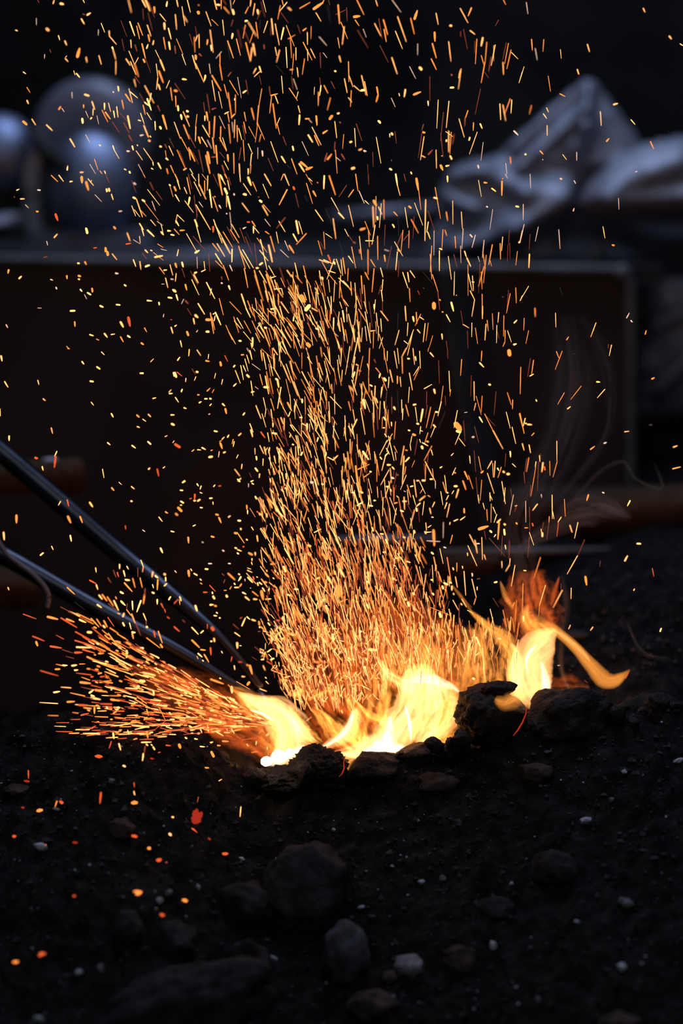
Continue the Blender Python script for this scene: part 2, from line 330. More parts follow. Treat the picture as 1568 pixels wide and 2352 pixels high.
# ---------------------------------------------------------------- sparks
SPARKS = '''345 0 359 26 20 r;488 33 498 0 26 y;556 33 582 39 61 y;763 0 776 26 23 y;760 128 778 135 31 r;801 138 829 120 46 y;747 173 773 219 36 y;334 168 334 230 13 p;143 276 161 284 31 y;429 265 444 278 51 y;536 327 548 365 31 y;595 376 612 413 31 y
456 454 469 485 23 r;410 500 408 536 23 p;711 520 730 449 82 o;602 526 614 512 23 p;599 536 624 566 23 y;790 526 799 573 23 y;908 510 931 592 20 y;929 214 961 296 23 y;904 273 902 324 18 p;1002 284 1005 332 23 y;1005 332 1069 408 20 y;1031 434 1039 454 56 y
1039 459 1063 546 20 y;1064 561 1063 684 15 y;677 650 689 689 20 y;702 676 731 710 41 y;214 661 237 678 31 y;247 803 276 849 26 o;248 923 260 951 36 y;214 1117 243 1143 71 o;293 1094 327 1148 23 y;427 1148 480 1199 31 y;660 847 663 901 20 p;779 869 814 880 46 y
541 1005 556 982 41 o;569 995 590 1029 23 p;767 964 768 990 41 o;845 934 869 1005 31 y;855 1000 853 1061 23 y;959 949 959 1005 41 y;996 947 1016 1026 20 y;786 1020 812 1082 18 p;832 1092 842 1082 41 y;755 1092 759 1128 66 y;890 1063 906 1141 15 p;937 1012 990 1120 26 o
967 1031 1012 1092 46 o;1043 1020 1053 1080 36 y;1071 980 1084 1077 28 y;1120 921 1135 1000 31 o;1102 1036 1184 1133 18 r;1173 1066 1196 1179 41 y;1031 1119 1097 1219 23 r;1136 1128 1186 1219 36 r;1184 1245 1212 1296 41 r;1084 796 1090 837 46 y;1039 843 1045 849 41 p;786 1237 824 1308 18 p
643 1276 686 1349 36 y;913 1332 923 1339 46 p;1036 1339 1051 1383 36 y;1051 1383 1094 1457 18 y;867 1461 900 1561 20 o;824 1508 878 1597 15 p;617 1561 622 1526 41 y;737 1584 765 1582 31 y;1179 0 1206 114 18 y;1306 0 1339 66 36 y;1337 0 1376 97 41 y;1367 20 1420 163 20 r
1416 66 1420 117 51 o;1529 56 1536 15 46 y;1311 82 1318 184 13 r;1359 117 1400 281 15 r;1110 189 1165 337 15 r;1192 199 1237 327 36 y;1255 240 1281 357 33 o;1267 212 1310 324 36 o;1352 230 1386 332 23 y;1362 321 1373 380 41 o;1404 408 1412 372 31 y;1347 444 1359 410 41 y
1120 359 1141 467 15 r;1200 367 1206 439 23 y;1240 413 1257 471 36 r;1304 403 1335 536 41 o;1335 536 1384 668 18 r;1316 546 1329 571 56 o;1184 469 1235 592 18 y;1157 541 1196 600 26 y;1270 529 1237 592 18 y;1198 566 1249 686 23 y;1237 592 1271 704 31 o;1240 704 1284 767 26 r
1231 730 1247 796 18 y;1469 128 1522 194 23 y;1508 214 1512 267 51 y;1546 260 1571 357 36 y;1502 345 1520 451 31 o;1551 388 1561 454 46 y;1427 461 1469 546 18 y;1471 551 1510 648 38 y;1434 587 1449 706 20 y;1459 653 1498 757 41 o;1449 714 1437 821 20 y;1454 776 1471 824 36 y
1556 740 1526 811 18 y;1566 806 1582 923 26 o;1329 788 1413 947 20 y;1184 816 1216 944 18 y;1194 842 1263 900 31 y;1153 867 1196 931 46 o;1282 857 1327 944 13 r;1388 857 1372 944 31 y;1352 908 1388 1010 51 y;1327 939 1362 969 41 y;1447 969 1469 1020 31 r;1314 967 1333 1051 31 o
1349 1036 1390 1102 23 y;1291 1041 1324 1138 26 y;1270 1104 1294 1110 36 y;1423 1117 1427 1194 36 y;1469 1165 1478 1182 61 y;1495 1061 1531 1184 56 o;1321 1153 1363 1260 28 y;1288 1245 1316 1240 41 p;1378 1250 1386 1260 36 y;1367 1291 1378 1296 41 y;1168 1388 1189 1390 51 p;1260 1332 1265 1339 36 y
1214 1342 1224 1378 46 y;1250 1386 1308 1469 20 y;1318 1362 1400 1480 18 y;1403 1488 1408 1520 31 y;1471 1345 1482 1349 56 y;1515 1327 1531 1362 36 r;1551 1342 1592 1429 20 y;1556 1270 1597 1357 15 r;1518 1383 1527 1449 20 o;1526 1454 1543 1469 46 y;1451 1498 1478 1549 41 y;1143 1553 1159 1561 36 y
1270 1510 1316 1597 15 p;1189 1577 1196 1592 56 y;1390 1546 1406 1556 36 y;1566 1520 1597 1592 31 o;1531 1551 1543 1597 31 o;918 1571 937 1597 26 o;959 1571 971 1597 31 y;1622 0 1635 61 26 y;1671 61 1698 237 18 y;1687 148 1720 202 20 y;1720 0 1748 112 26 y;1610 133 1622 270 20 y
1822 46 1829 51 71 r;1819 110 1824 122 87 o;1891 107 1939 240 18 y;1945 179 2003 235 20 o;1969 0 1990 87 26 y;2031 0 2031 82 31 o;1993 43 2016 46 51 y;2049 0 2078 43 23 r;2057 66 2105 124 31 o;2115 0 2124 92 15 p;2136 92 2146 128 61 y;2156 0 2139 39 26 o
2304 0 2298 59 23 y;2253 122 2282 63 28 o;2340 33 2322 141 20 y;2365 92 2370 128 51 y;2394 97 2363 176 26 r;2396 15 2433 158 15 r;2414 0 2443 110 18 y;2590 0 2602 51 26 o;2636 20 2569 102 28 y;2574 51 2551 176 23 o;2646 71 2673 94 36 y;2574 107 2646 209 15 r
2753 77 2847 22 28 o;2881 82 2962 26 77 o;2962 26 2976 0 31 o;2901 117 2947 194 20 y;3016 0 3029 49 15 r;3006 51 3034 209 20 d;3105 46 3118 216 41 o;3085 133 3171 92 26 r;3182 71 3188 194 26 r;3131 204 3192 357 28 o;3161 245 3143 408 23 y;2044 184 2059 324 20 y
2139 184 2122 240 26 r;2253 194 2273 189 61 y;2279 204 2355 332 20 y;2253 230 2231 352 23 o;2233 255 2294 398 18 r;2330 286 2294 393 20 o;2350 204 2370 352 26 o;2457 194 2421 301 23 y;2391 184 2384 265 20 d;2493 173 2508 316 31 y;2527 219 2564 413 20 y;2486 245 2488 327 15 r
2605 255 2582 362 41 y;2629 235 2702 423 26 o;2646 357 2710 321 20 o;2733 230 2759 311 15 r;2784 281 2812 260 41 o;2857 243 2855 357 15 o;2822 296 2824 410 20 y;2666 352 2678 531 20 o;2784 388 2865 551 31 o;2932 339 3000 418 20 p;3102 347 3118 441 31 o;1794 245 1809 337 15 r
1827 316 1830 441 20 y;1812 327 1794 378 23 y;1784 342 1790 480 20 o;1741 311 1771 418 18 r;1929 276 1957 482 20 y;1906 367 1901 408 46 o;1937 418 1942 464 46 y;2136 311 2129 352 56 y;2090 376 2143 533 38 o;2090 408 2112 541 20 d;2171 357 2208 508 31 o;2184 276 2218 439 15 r
2258 393 2296 551 36 o;2324 403 2343 508 36 y;2314 439 2298 561 28 y;2424 413 2427 449 41 r;2527 434 2541 510 20 y;2567 459 2539 571 20 y;2626 434 2637 622 28 y;2717 439 2718 551 26 y;2697 495 2682 684 20 o;2939 485 2945 624 26 r;2853 449 2894 533 20 y;2967 485 3003 531 15 p
2824 454 2827 556 18 y;1620 357 1682 502 20 o;1671 500 1706 597 23 y;1605 423 1612 490 41 r;1830 495 1850 515 56 r;1796 510 1800 546 71 o;1768 510 1804 633 26 y;1796 582 1871 755 38 o;1886 694 1876 740 51 y;2034 474 1983 536 18 p;2020 500 2020 602 26 o;2018 592 2041 737 28 o
1921 587 1933 676 20 p;2095 699 2122 663 41 r;1677 727 1710 731 51 y;1947 694 2029 832 38 o;1947 740 1978 929 20 y;2108 740 2188 872 26 o;2182 709 2216 900 15 p;2258 735 2279 867 20 r;2233 852 2261 832 46 y;2351 628 2327 673 26 y;2381 612 2398 663 41 y;2384 658 2335 704 23 y
2381 694 2400 778 18 r;2537 602 2608 682 15 d;2666 641 2692 638 36 o;2729 622 2738 706 23 y;2796 541 2776 684 23 o;3076 653 3082 655 56 y;3115 515 3129 569 26 y;2585 699 2598 857 23 y;2677 704 2692 821 18 r;2694 724 2729 824 18 p;2656 811 2731 923 31 o;2738 842 2722 908 18 y
2935 714 2952 837 20 r;3041 750 3074 816 26 r;2976 786 3010 855 31 o;2888 801 2884 869 23 p;3163 724 3188 852 23 y;2947 786 2935 878 36 y;2924 847 2922 969 31 o;3034 898 3006 1010 23 o;2472 796 2483 883 31 r;2488 878 2547 862 41 o;2493 888 2476 1039 26 o;2527 880 2554 951 26 y
2506 954 2537 1179 31 o;2569 1082 2539 1153 20 y;2544 1133 2569 1235 26 o;2404 816 2376 980 23 o;2376 969 2360 1143 31 o;2367 1122 2345 1306 20 o;2367 1138 2429 1281 26 o;2309 995 2333 1097 36 o;2243 1031 2258 1112 31 o;2059 776 2090 903 23 o;2095 852 2129 1087 28 o;2161 872 2163 1036 26 o
2156 908 2156 918 46 y;2126 1077 2159 1046 41 o;2006 842 2039 995 18 y;1901 867 1927 1036 26 r;1870 944 1881 1031 26 r;1896 1031 1908 1107 51 o;1881 1066 1881 1107 41 y;1605 765 1700 908 20 r;1612 883 1616 980 31 o;1605 832 1626 837 61 o;1633 974 1637 1015 51 y;1661 1056 1669 1097 61 y
1717 1020 1728 1026 71 y;1720 1069 1731 1073 51 y;1947 1005 1983 992 46 r;1682 1026 1741 1161 18 y;1600 1122 1656 1273 20 y;1687 1148 1738 1276 36 o;1809 1051 1794 1173 23 o;1799 1163 1794 1296 18 y;1972 1071 1962 1265 36 o;2013 1066 2067 1182 15 p;2064 1046 2100 1026 31 y;2090 1036 2105 1122 31 o
1860 1153 1924 1260 26 y;1921 1117 1924 1235 36 o;2027 1163 2024 1296 31 o;2100 1143 2116 1316 26 o;2156 1102 2151 1265 31 o;2177 1153 2180 1301 31 o;2131 1122 2141 1214 15 p;2238 1122 2258 1224 26 o;2192 1179 2220 1284 26 y;2228 1153 2253 1286 20 r;2284 1163 2345 1276 20 o;2396 1235 2381 1301 20 o
1661 1260 1728 1388 28 o;1733 1235 1794 1357 31 r;1824 1260 1840 1316 56 o;1850 1260 1904 1349 23 y;1904 1286 1942 1362 20 p;1952 1265 1969 1408 36 o;2016 1265 2080 1388 31 o;2044 1265 2080 1378 20 y;1733 1357 1748 1469 36 o;1743 1378 1789 1480 46 o;1771 1398 1824 1510 15 r;1626 1378 1702 1551 23 o
1646 1388 1702 1531 20 r;1824 1378 1867 1580 28 r;1906 1398 1927 1500 61 o;1891 1429 1927 1592 41 o;1983 1337 1996 1505 41 o;1947 1444 1980 1441 46 r;2090 1423 2095 1480 56 o;2016 1398 2064 1454 20 r;2057 1480 2098 1561 20 y;2146 1408 2149 1592 31 o;2197 1505 2202 1600 23 y;2212 1357 2194 1469 31 r
2233 1286 2245 1480 23 o;2279 1321 2319 1413 23 y;2309 1413 2299 1520 26 y;2367 1357 2367 1459 18 p;2408 1388 2412 1434 46 p;2486 1301 2554 1490 20 y;2462 1454 2510 1571 23 r;2585 1439 2620 1495 41 y;2687 1347 2694 1380 51 y;2773 1301 2833 1429 20 p;2677 1459 2728 1600 31 o;2629 1515 2677 1551 15 d
2865 1168 2949 1332 20 y;2830 1240 2870 1306 41 y;2888 1245 2927 1337 36 o;2967 1224 3006 1199 56 o;3074 1117 3092 1265 23 y;3156 1235 3146 1367 20 o;3029 1092 3049 1066 77 o;2904 1066 2911 1148 51 o;2806 1092 2840 1090 41 o;2835 1097 2865 1128 15 p;2751 1059 2745 1143 46 y;2738 974 2755 1036 23 y
3102 1043 3115 1039 51 y;3120 1122 3126 1128 46 r;2598 1255 2629 1335 28 r;3076 1306 3071 1388 31 r;3080 1378 3096 1592 23 o;3085 1444 3126 1478 20 p;3136 1418 3166 1464 46 r;2983 1480 3003 1408 51 r;3008 1464 3044 1418 46 o;2763 1490 2819 1536 66 o;2814 1556 2865 1536 66 o;2748 1505 2794 1577 41 y
2039 1520 2064 1592 51 r;2279 1551 2279 1600 36 y;2304 1510 2299 1592 20 o;1743 1551 1773 1600 23 y;1687 1561 1712 1546 51 o;3277 0 3341 133 31 o;3251 155 3302 148 71 o;3261 184 3297 237 31 o;3450 0 3467 56 18 y;3600 0 3682 112 20 p;3440 216 3498 332 20 y;3478 173 3508 352 26 r
3521 182 3559 316 36 o;3527 270 3547 383 36 o;3282 276 3379 439 20 r;3335 267 3363 342 15 p;3651 153 3731 383 20 y;3631 286 3695 447 23 y;3771 168 3804 311 31 o;3807 173 3831 100 71 o;4004 122 4024 224 23 y;3991 298 3994 376 56 o;3970 400 4006 531 38 o;4134 235 4145 237 51 y
3488 418 3565 571 20 r;3598 529 3647 679 26 y;3835 403 3835 505 18 p;3960 541 4006 638 36 o;3761 612 3817 722 20 p;3855 622 3869 638 71 y;4120 383 4141 563 20 y;4226 77 4297 209 20 y;4328 73 4300 143 46 o;4317 281 4361 316 26 y;4578 184 4547 240 20 r;4229 291 4231 337 20 r
4256 270 4292 449 18 r;4433 347 4419 420 41 y;4379 359 4365 587 23 o;4361 378 4359 490 15 r;4470 388 4455 571 23 o;4453 571 4419 760 28 o;4419 510 4443 592 23 o;4511 526 4488 653 36 r;4547 413 4511 602 23 y;4532 418 4535 561 18 o;4649 393 4616 551 18 r;4669 398 4634 587 23 o
4692 459 4654 633 23 o;4695 480 4756 541 20 y;4618 571 4624 684 20 y;4797 658 4766 760 18 y;4623 0 4644 43 20 o;4450 663 4486 714 18 r;4144 684 4149 692 56 r;4226 653 4212 714 51 o;4233 633 4210 816 15 y;4137 806 4164 804 56 y;3947 704 3947 929 18 r;3930 931 3933 969 41 y
3200 566 3204 750 31 o;3205 694 3241 796 18 y;3251 788 3307 837 20 y;3320 694 3361 872 23 y;3348 750 3373 878 36 o;3317 832 3345 827 71 y;3460 801 3473 878 46 o;3470 878 3455 934 41 o;3593 900 3629 982 20 p;3664 859 3669 883 31 y;3722 824 3712 888 41 y;3800 869 3861 845 61 o
3226 832 3218 980 26 o;3200 898 3231 939 20 y;3476 1112 3491 1128 66 y;3271 1138 3324 1294 28 r;3256 1179 3266 1347 23 y;3215 1306 3231 1301 51 y;3297 1378 3322 1369 31 y;3343 1386 3361 1390 56 p;3455 1260 3498 1500 20 y;3422 1398 3427 1531 20 r;3578 1230 3580 1260 31 y;3596 1224 3603 1237 56 y
3627 1209 3639 1316 23 r;3231 1549 3253 1543 56 y;3580 1551 3598 1561 61 y;3376 1510 3380 1597 15 r;3593 1469 3598 1480 31 r;4024 918 4011 1179 20 y;4123 929 4098 1173 20 y;4072 1031 4045 1296 23 r;4047 1224 4069 1444 23 r;4297 1015 4266 1107 31 o;4271 1082 4267 1158 36 r;4215 1092 4263 1260 20 y
4348 1128 4345 1199 36 o;4409 1138 4427 1179 41 y;4412 816 4363 1051 20 r;4382 1214 4310 1416 18 y;4314 1263 4307 1291 41 y;4437 1308 4416 1474 18 p;4590 954 4598 1100 26 y;4618 964 4644 1110 20 y;4685 908 4637 1041 23 o;4700 918 4692 1039 26 y;3884 1214 3899 1219 56 o;3873 1224 3841 1449 20 r
3894 1255 3861 1469 20 y;3871 1429 3906 1447 20 y;3889 1143 3873 1194 31 r;4093 1209 4159 1255 20 y;4120 1204 4120 1396 23 y;4144 1214 4131 1413 23 o;4171 1235 4154 1324 28 r;4100 1286 4098 1301 46 y;4004 1378 4008 1546 20 y;3935 1418 3970 1380 56 r;4055 1434 4067 1429 31 o;4134 1434 4147 1461 46 y
4047 1520 4065 1561 71 o;4096 1526 4123 1520 46 y;4720 1204 4756 1240 51 p;4685 1444 4690 1505 26 o;4644 1500 4655 1600 18 p;4389 1520 4396 1546 46 p;3773 1582 3780 1597 41 y;471 1612 531 1669 31 o;541 1610 582 1666 31 y;643 1669 665 1666 41 y;750 1626 753 1677 77 o;791 1673 811 1743 61 o
808 1643 859 1704 23 y;842 1656 829 1677 15 y;969 1600 1002 1677 26 r;153 1748 176 1738 36 y;347 1745 369 1748 41 p;131 1804 133 1816 31 r;189 1828 224 1827 36 y;233 1881 263 1911 20 p;337 1942 352 1945 51 o;510 1969 529 2023 71 R;791 2100 801 2141 71 y;1046 2085 1059 2100 51 o
1094 1942 1120 1939 36 p;498 2182 526 2151 31 y;429 2217 437 2253 26 p;403 2365 434 2357 31 r;862 2279 886 2276 36 R;969 2279 971 2309 71 o;985 2314 990 2343 77 o;1031 2333 1073 2386 20 y;872 1789 934 1853 18 p;978 1738 982 1758 51 y;1000 1733 1004 1755 51 y;1023 1784 1039 1835 28 y
714 2418 727 2420 51 y;781 2406 791 2429 46 o;80 2480 73 2510 56 o;176 2559 196 2539 51 y;464 2567 485 2574 31 y;614 2534 616 2561 51 o;722 2534 740 2539 66 o;720 2564 730 2567 41 y;515 2641 522 2656 46 p;737 2659 753 2677 46 y;845 2651 849 2680 56 o;804 2690 832 2707 51 y
776 2707 796 2748 20 p;1063 2510 1084 2514 51 p;1143 2618 1155 2626 51 y;347 2830 383 2831 20 p;920 2809 947 2822 56 y;1069 2799 1100 2802 46 y;648 2857 686 2855 56 y;686 2957 688 2998 46 o;56 2983 71 3010 36 p;1107 2959 1131 3003 56 y;1179 2918 1194 2993 77 R;824 3074 857 3085 41 y
886 3115 910 3126 31 o;959 3064 985 3098 46 y;1020 3074 1053 3069 36 y;1173 3085 1196 3100 56 y;1107 3095 1131 3139 41 o;1327 3013 1347 3049 36 o;1298 3151 1318 3166 56 o;612 3182 631 3200 26 o;1352 2761 1393 2765 46 y;1459 2779 1463 2802 46 y;1546 2733 1577 2738 51 y;1500 2911 1505 2884 26 p
1566 2937 1582 2938 20 R;1571 3008 1587 3061 36 y;1587 2661 1600 2680 46 y;1209 1659 1250 1768 15 r;1230 1682 1243 1692 46 p;1378 1677 1410 1745 28 r;1316 1600 1335 1633 18 o;1355 1741 1467 1886 18 y;1434 1758 1490 1837 23 r;1396 1850 1427 1935 20 p;1224 1814 1243 1824 56 y;1308 1837 1327 1850 51 y
1253 1830 1308 1993 23 y;1210 1891 1245 1983 20 y;1235 1927 1284 1993 18 y;1291 1932 1342 1988 18 o;1321 1850 1454 2023 18 o;1383 2020 1429 2074 20 y;1444 2034 1495 2071 15 p;1478 2059 1498 2141 20 y;1480 2131 1500 2156 46 y;1281 2054 1316 2110 36 y;1301 2095 1321 2166 31 y;1355 2115 1413 2171 46 y
1541 2120 1566 2122 51 y;1168 2141 1194 2212 23 y;1158 2243 1202 2235 41 R;1224 2202 1286 2241 15 p;1281 2171 1288 2233 20 y;1332 2296 1357 2322 36 y;1383 2299 1396 2304 36 y;1447 2241 1498 2273 20 o;1478 2289 1533 2302 15 p;1306 2324 1347 2381 26 r;1408 2319 1500 2391 18 o;1423 2363 1490 2350 51 y
1224 2386 1247 2447 36 y;1284 2401 1294 2476 20 y;1337 2449 1369 2437 61 y;1464 2457 1510 2518 28 o;1505 2483 1531 2480 41 y;1561 2432 1587 2529 20 y;1520 2554 1541 2641 26 y;1485 2610 1510 2610 18 p;1571 2564 1592 2567 36 p;1556 1697 1566 1707 46 y;1561 1712 1590 1809 18 o;1571 2156 1597 2161 46 y
4833 22 4848 128 20 p;4881 362 4888 459 36 o;4993 362 4986 474 20 o;4915 444 4933 551 20 p;5146 454 5154 536 15 y;5394 408 5413 474 26 y;5907 77 5922 110 26 y;6146 332 6164 357 36 y;6245 403 6272 420 31 y;4813 612 4766 760 15 y;5034 699 5055 839 20 o;5301 638 5315 682 31 y
5141 862 5187 886 36 o;4880 969 4862 1046 18 o;5019 990 5037 1031 20 y;4990 1046 5019 1087 28 y;5024 1153 5025 1245 20 y;5636 961 5670 951 41 y;5513 1026 5521 1153 20 y;5794 1100 5831 1143 31 y;5570 1298 5592 1273 46 o;5973 1301 6001 1365 31 o;4823 1418 4831 1418 61 y;4960 1388 4986 1416 41 o
4983 1464 4986 1471 26 p;5167 1420 5203 1467 20 y;5296 1398 5296 1474 23 p;5835 1580 5851 1573 26 p;1605 1600 1639 1671 36 o;1626 1651 1653 1738 28 y;1600 1717 1615 1751 51 o;1717 1631 1748 1782 31 o;1728 1600 1761 1733 23 r;1758 1600 1799 1661 23 y;1824 1600 1827 1712 18 y;1782 1671 1845 1799 20 y
1827 1692 1891 1830 20 y;1908 1615 1904 1748 23 y;1878 1661 1881 1784 31 o;1855 1600 1896 1653 18 o;1692 1722 1717 1779 23 y;1610 1789 1646 1850 36 y;1741 1814 1731 1876 51 y;1697 1845 1776 1952 18 y;1782 1794 1792 1896 20 r;1792 1881 1814 1988 23 r;1799 1881 1932 2110 23 y;1827 1855 1863 1904 23 p
1809 1906 1804 2018 15 r;1924 1743 1945 1906 41 y;1955 1809 2000 1942 31 o;1972 1804 1976 1812 36 o;2013 1886 2029 1914 41 p;2006 1600 2041 1789 46 o;2023 1610 2047 1656 56 y;2044 1651 2069 1697 23 y;1957 1600 2008 1712 20 r;2064 1600 2085 1641 36 o;2090 1656 2108 1743 23 y;2100 1631 2120 1702 20 r
2064 1733 2085 1779 66 y;2080 1784 2080 1901 36 o;2090 1804 2115 1921 51 y;2149 1782 2151 1790 46 p;2202 1600 2208 1671 28 y;2238 1784 2258 1788 66 y;2279 1631 2304 1700 56 y;2235 1687 2304 1792 20 y;2319 1671 2357 1758 28 o;2414 1692 2469 1822 20 y;2429 1600 2490 1707 26 y;2602 1600 2580 1656 31 o
2612 1600 2655 1704 26 y;2694 1720 2702 1738 66 R;2636 1743 2564 1881 41 o;2712 1779 2743 1904 20 r;2814 1684 2870 1870 26 o;2876 1758 2901 1802 51 o;2799 1794 2824 1855 18 d;2835 1636 2867 1666 23 y;2809 1600 2865 1697 18 o;2914 1677 2921 1680 46 R;2978 1615 2973 1733 41 y;3023 1615 3080 1789 36 o
3182 1702 3112 1809 26 r;3041 1816 3112 1942 23 y;3110 1955 3159 2008 41 y;2080 1962 2085 1964 41 p;2224 1867 2286 1949 20 y;2376 1814 2373 1804 36 r;2386 1843 2402 1855 71 y;2411 1891 2459 1978 26 y;2418 1878 2483 1952 23 o;2110 1952 2127 2110 15 p;1626 1972 1690 2034 23 y;1626 1978 1612 2049 26 o
1615 2029 1641 2074 41 y;1600 2105 1646 2156 28 o;1656 2118 1694 2115 46 o;1789 2020 1814 2080 41 y;1799 2059 1845 2224 26 y;1712 2146 1802 2304 20 y;1773 2171 1881 2294 23 r;1794 2322 1827 2302 61 y;1957 2085 1957 2131 61 R;1962 2018 2039 2233 23 y;1972 2059 2049 2197 23 y;2039 2187 2115 2330 31 y
2049 2131 2136 2273 28 o;2085 2085 2151 2212 23 r;2126 2059 2197 2182 18 y;2115 2110 2192 2233 31 o;2202 2095 2253 2233 23 r;2253 2177 2314 2335 23 r;2258 2131 2324 2273 15 d;2131 2289 2129 2406 38 y;1952 2238 2008 2309 33 o;1993 2238 2064 2357 23 y;2233 2100 2258 2088 41 p;2273 2039 2294 2041 51 R
2314 2034 2345 2080 36 o;2327 2080 2327 2141 41 y;2335 2090 2378 2143 23 y;2432 2013 2483 2080 20 p;2618 2000 2541 2095 36 r;2561 2034 2618 2129 26 y;2720 2029 2741 2146 46 y;2743 2034 2779 2151 23 y;2692 2151 2728 2217 41 y;2812 2146 2722 2245 31 o;2437 2126 2472 2151 31 o;2537 2131 2557 2235 20 y
2483 2171 2523 2314 31 o;2360 2187 2452 2319 23 o;2391 2202 2416 2304 31 y;2384 2299 2462 2396 23 y;2416 2314 2452 2478 28 y;2467 2253 2500 2406 36 y;2337 2238 2360 2437 23 r;2574 2294 2651 2367 20 p;2615 2212 2653 2302 23 p;2656 2258 2697 2322 51 o;2896 1929 2967 2031 28 y;2990 1916 3057 2074 18 d
3059 2008 3084 2192 20 y;2990 2146 3049 2187 20 y;2972 2131 2983 2289 20 o;2921 2212 2959 2345 20 o;2939 2222 2972 2284 15 r;3118 2222 3151 2360 15 d;3166 2105 3200 2171 20 y;3013 2345 3037 2406 51 R;2192 2263 2253 2467 31 o;2228 2294 2327 2462 26 y;2202 2294 2294 2467 23 y;2243 2467 2276 2641 33 o
2217 2702 2258 2824 36 y;2258 2830 2299 2916 36 y;2273 2763 2324 2896 28 o;2314 2824 2498 3008 20 y;2335 2483 2381 2651 36 o;2340 2529 2416 2763 23 o;2381 2488 2447 2600 23 y;2386 2432 2408 2416 56 y;2355 2462 2373 2462 46 y;2467 2442 2523 2539 23 y;2483 2554 2534 2539 31 y;2447 2523 2508 2707 51 o
2421 2580 2467 2753 36 o;2488 2564 2529 2722 23 r;2518 2656 2585 2651 31 y;2585 2651 2600 2707 20 y;2508 2712 2534 2886 28 y;2437 2671 2462 2773 23 y;2396 2753 2427 2876 31 o;2350 2753 2416 2876 26 r;2381 2804 2467 2927 23 o;2569 2462 2612 2595 23 r;2636 2483 2677 2544 26 y;2707 2416 2741 2564 23 y
2786 2442 2816 2571 31 o;2690 2498 2694 2697 23 o;2636 2569 2669 2649 23 r;2717 2626 2745 2707 23 y;2753 2717 2804 2773 56 o;2768 2722 2789 2763 128 o;2692 2768 2733 2827 23 y;2809 2845 2840 2809 112 y;2743 2824 2743 2967 20 o;2845 2850 2906 2978 23 y;2809 2886 2916 3029 18 y;2863 2830 2918 2860 23 y
1626 2350 1639 2292 31 y;1809 2360 1812 2467 18 p;1916 2335 1927 2493 26 r;1873 2401 1881 2478 20 y;1978 2330 2039 2427 36 y;1978 2396 2049 2467 23 o;2049 2437 2100 2574 31 o;2110 2437 2133 2488 38 p;1671 2411 1682 2452 56 y;1610 2421 1622 2457 56 o;1671 2467 1697 2549 20 r;1618 2513 1610 2585 23 y
1850 2496 1886 2478 31 y;1789 2508 1806 2500 56 y;1748 2488 1814 2620 18 r;1779 2523 1819 2598 31 y;1761 2569 1827 2710 23 y;1702 2615 1714 2663 51 o;1600 2666 1612 2680 56 y;1618 2707 1633 2758 46 y;1687 2748 1666 2792 20 p;1702 2763 1728 2789 46 r;1720 2835 1758 2896 20 r;1896 2595 1972 2743 36 y
1942 2651 1929 2712 20 y;2034 2600 2039 2602 51 p;2034 2544 2039 2569 36 r;2100 2626 2112 2661 51 y;2013 2743 2051 2894 28 o;1819 2789 1878 2886 36 y;2110 2773 2217 2886 20 o;1794 2896 1816 2916 61 y;1776 2927 1786 2976 36 y;1932 2876 1962 3064 36 o;1947 2916 1972 3029 26 o;1896 2937 1937 2939 82 o
1957 2886 1976 2876 36 y;1978 2870 2027 2983 41 y;1967 2947 1976 2901 31 y;1605 2998 1622 2986 36 y;1717 3049 1728 3080 66 o;1804 3051 1816 3034 26 p;1896 3047 1916 3047 61 y;2074 2988 2131 3120 23 o;2100 3049 2163 3161 18 y;1656 3131 1669 3187 36 y;2146 2911 2192 3054 23 o;2151 2947 2212 3020 20 y
2177 2921 2233 3018 26 y;2241 2947 2304 3061 23 o;2235 3047 2309 3136 18 y;2197 3131 2212 3133 56 y;2319 3105 2319 3182 46 y;2304 3151 2314 3200 23 y;2391 2967 2360 3016 20 y;2360 3013 2424 3105 23 y;2314 2947 2386 3105 23 o;2432 3010 2449 3013 61 y;2416 3029 2478 3182 41 o;2472 2860 2518 2876 20 y
2488 2840 2518 2837 46 y;2554 2702 2559 2804 36 o;2580 2773 2651 2876 23 y;2569 2814 2610 2967 26 y;2534 2824 2600 2947 26 o;2523 2886 2559 2983 31 o;2605 2916 2712 3029 23 o;2694 2947 2702 2894 41 y;2712 2947 2768 3044 23 y;2651 2972 2733 3090 23 y;2529 2978 2620 3110 26 y;2580 3029 2671 3192 23 y
2518 3003 2523 3115 26 o;2620 3029 2682 3131 23 y;2773 2947 2784 3200 28 o;2692 3069 2702 3200 31 o;2717 3080 2763 3200 23 y;2824 2967 2911 3136 20 o;2784 3059 2865 3141 18 o;2824 3161 2840 3177 112 o;2901 3018 2927 3029 46 y;2937 3003 2993 3131 26 y;2937 3069 2972 3131 26 y;2947 2814 2978 2916 23 o
2896 2580 2947 2687 20 o;2957 2692 2998 2840 20 y;2901 2682 2906 2824 26 y;2870 2702 2916 2845 18 o;2894 2646 2924 2700 36 y;2932 2488 2952 2620 28 y;2957 2549 2962 2564 61 y;2932 2386 3018 2416 23 y;2972 2386 3049 2421 31 y;3069 2411 3074 2427 61 y;2957 2406 3018 2518 23 o;3069 2381 3003 2564 23 y
3008 2508 3095 2610 20 o;3018 2488 3080 2508 31 y;3088 2381 3131 2513 23 y;3131 2384 3146 2531 23 y;3149 2370 3171 2513 36 o;3110 2554 3200 2641 23 y;3151 2580 3200 2631 26 y;3122 2610 3116 2738 26 o;3008 2728 3039 2850 26 y;3034 2845 3029 2947 26 o;3064 2921 3061 3039 36 y;3146 2855 3161 2957 41 y
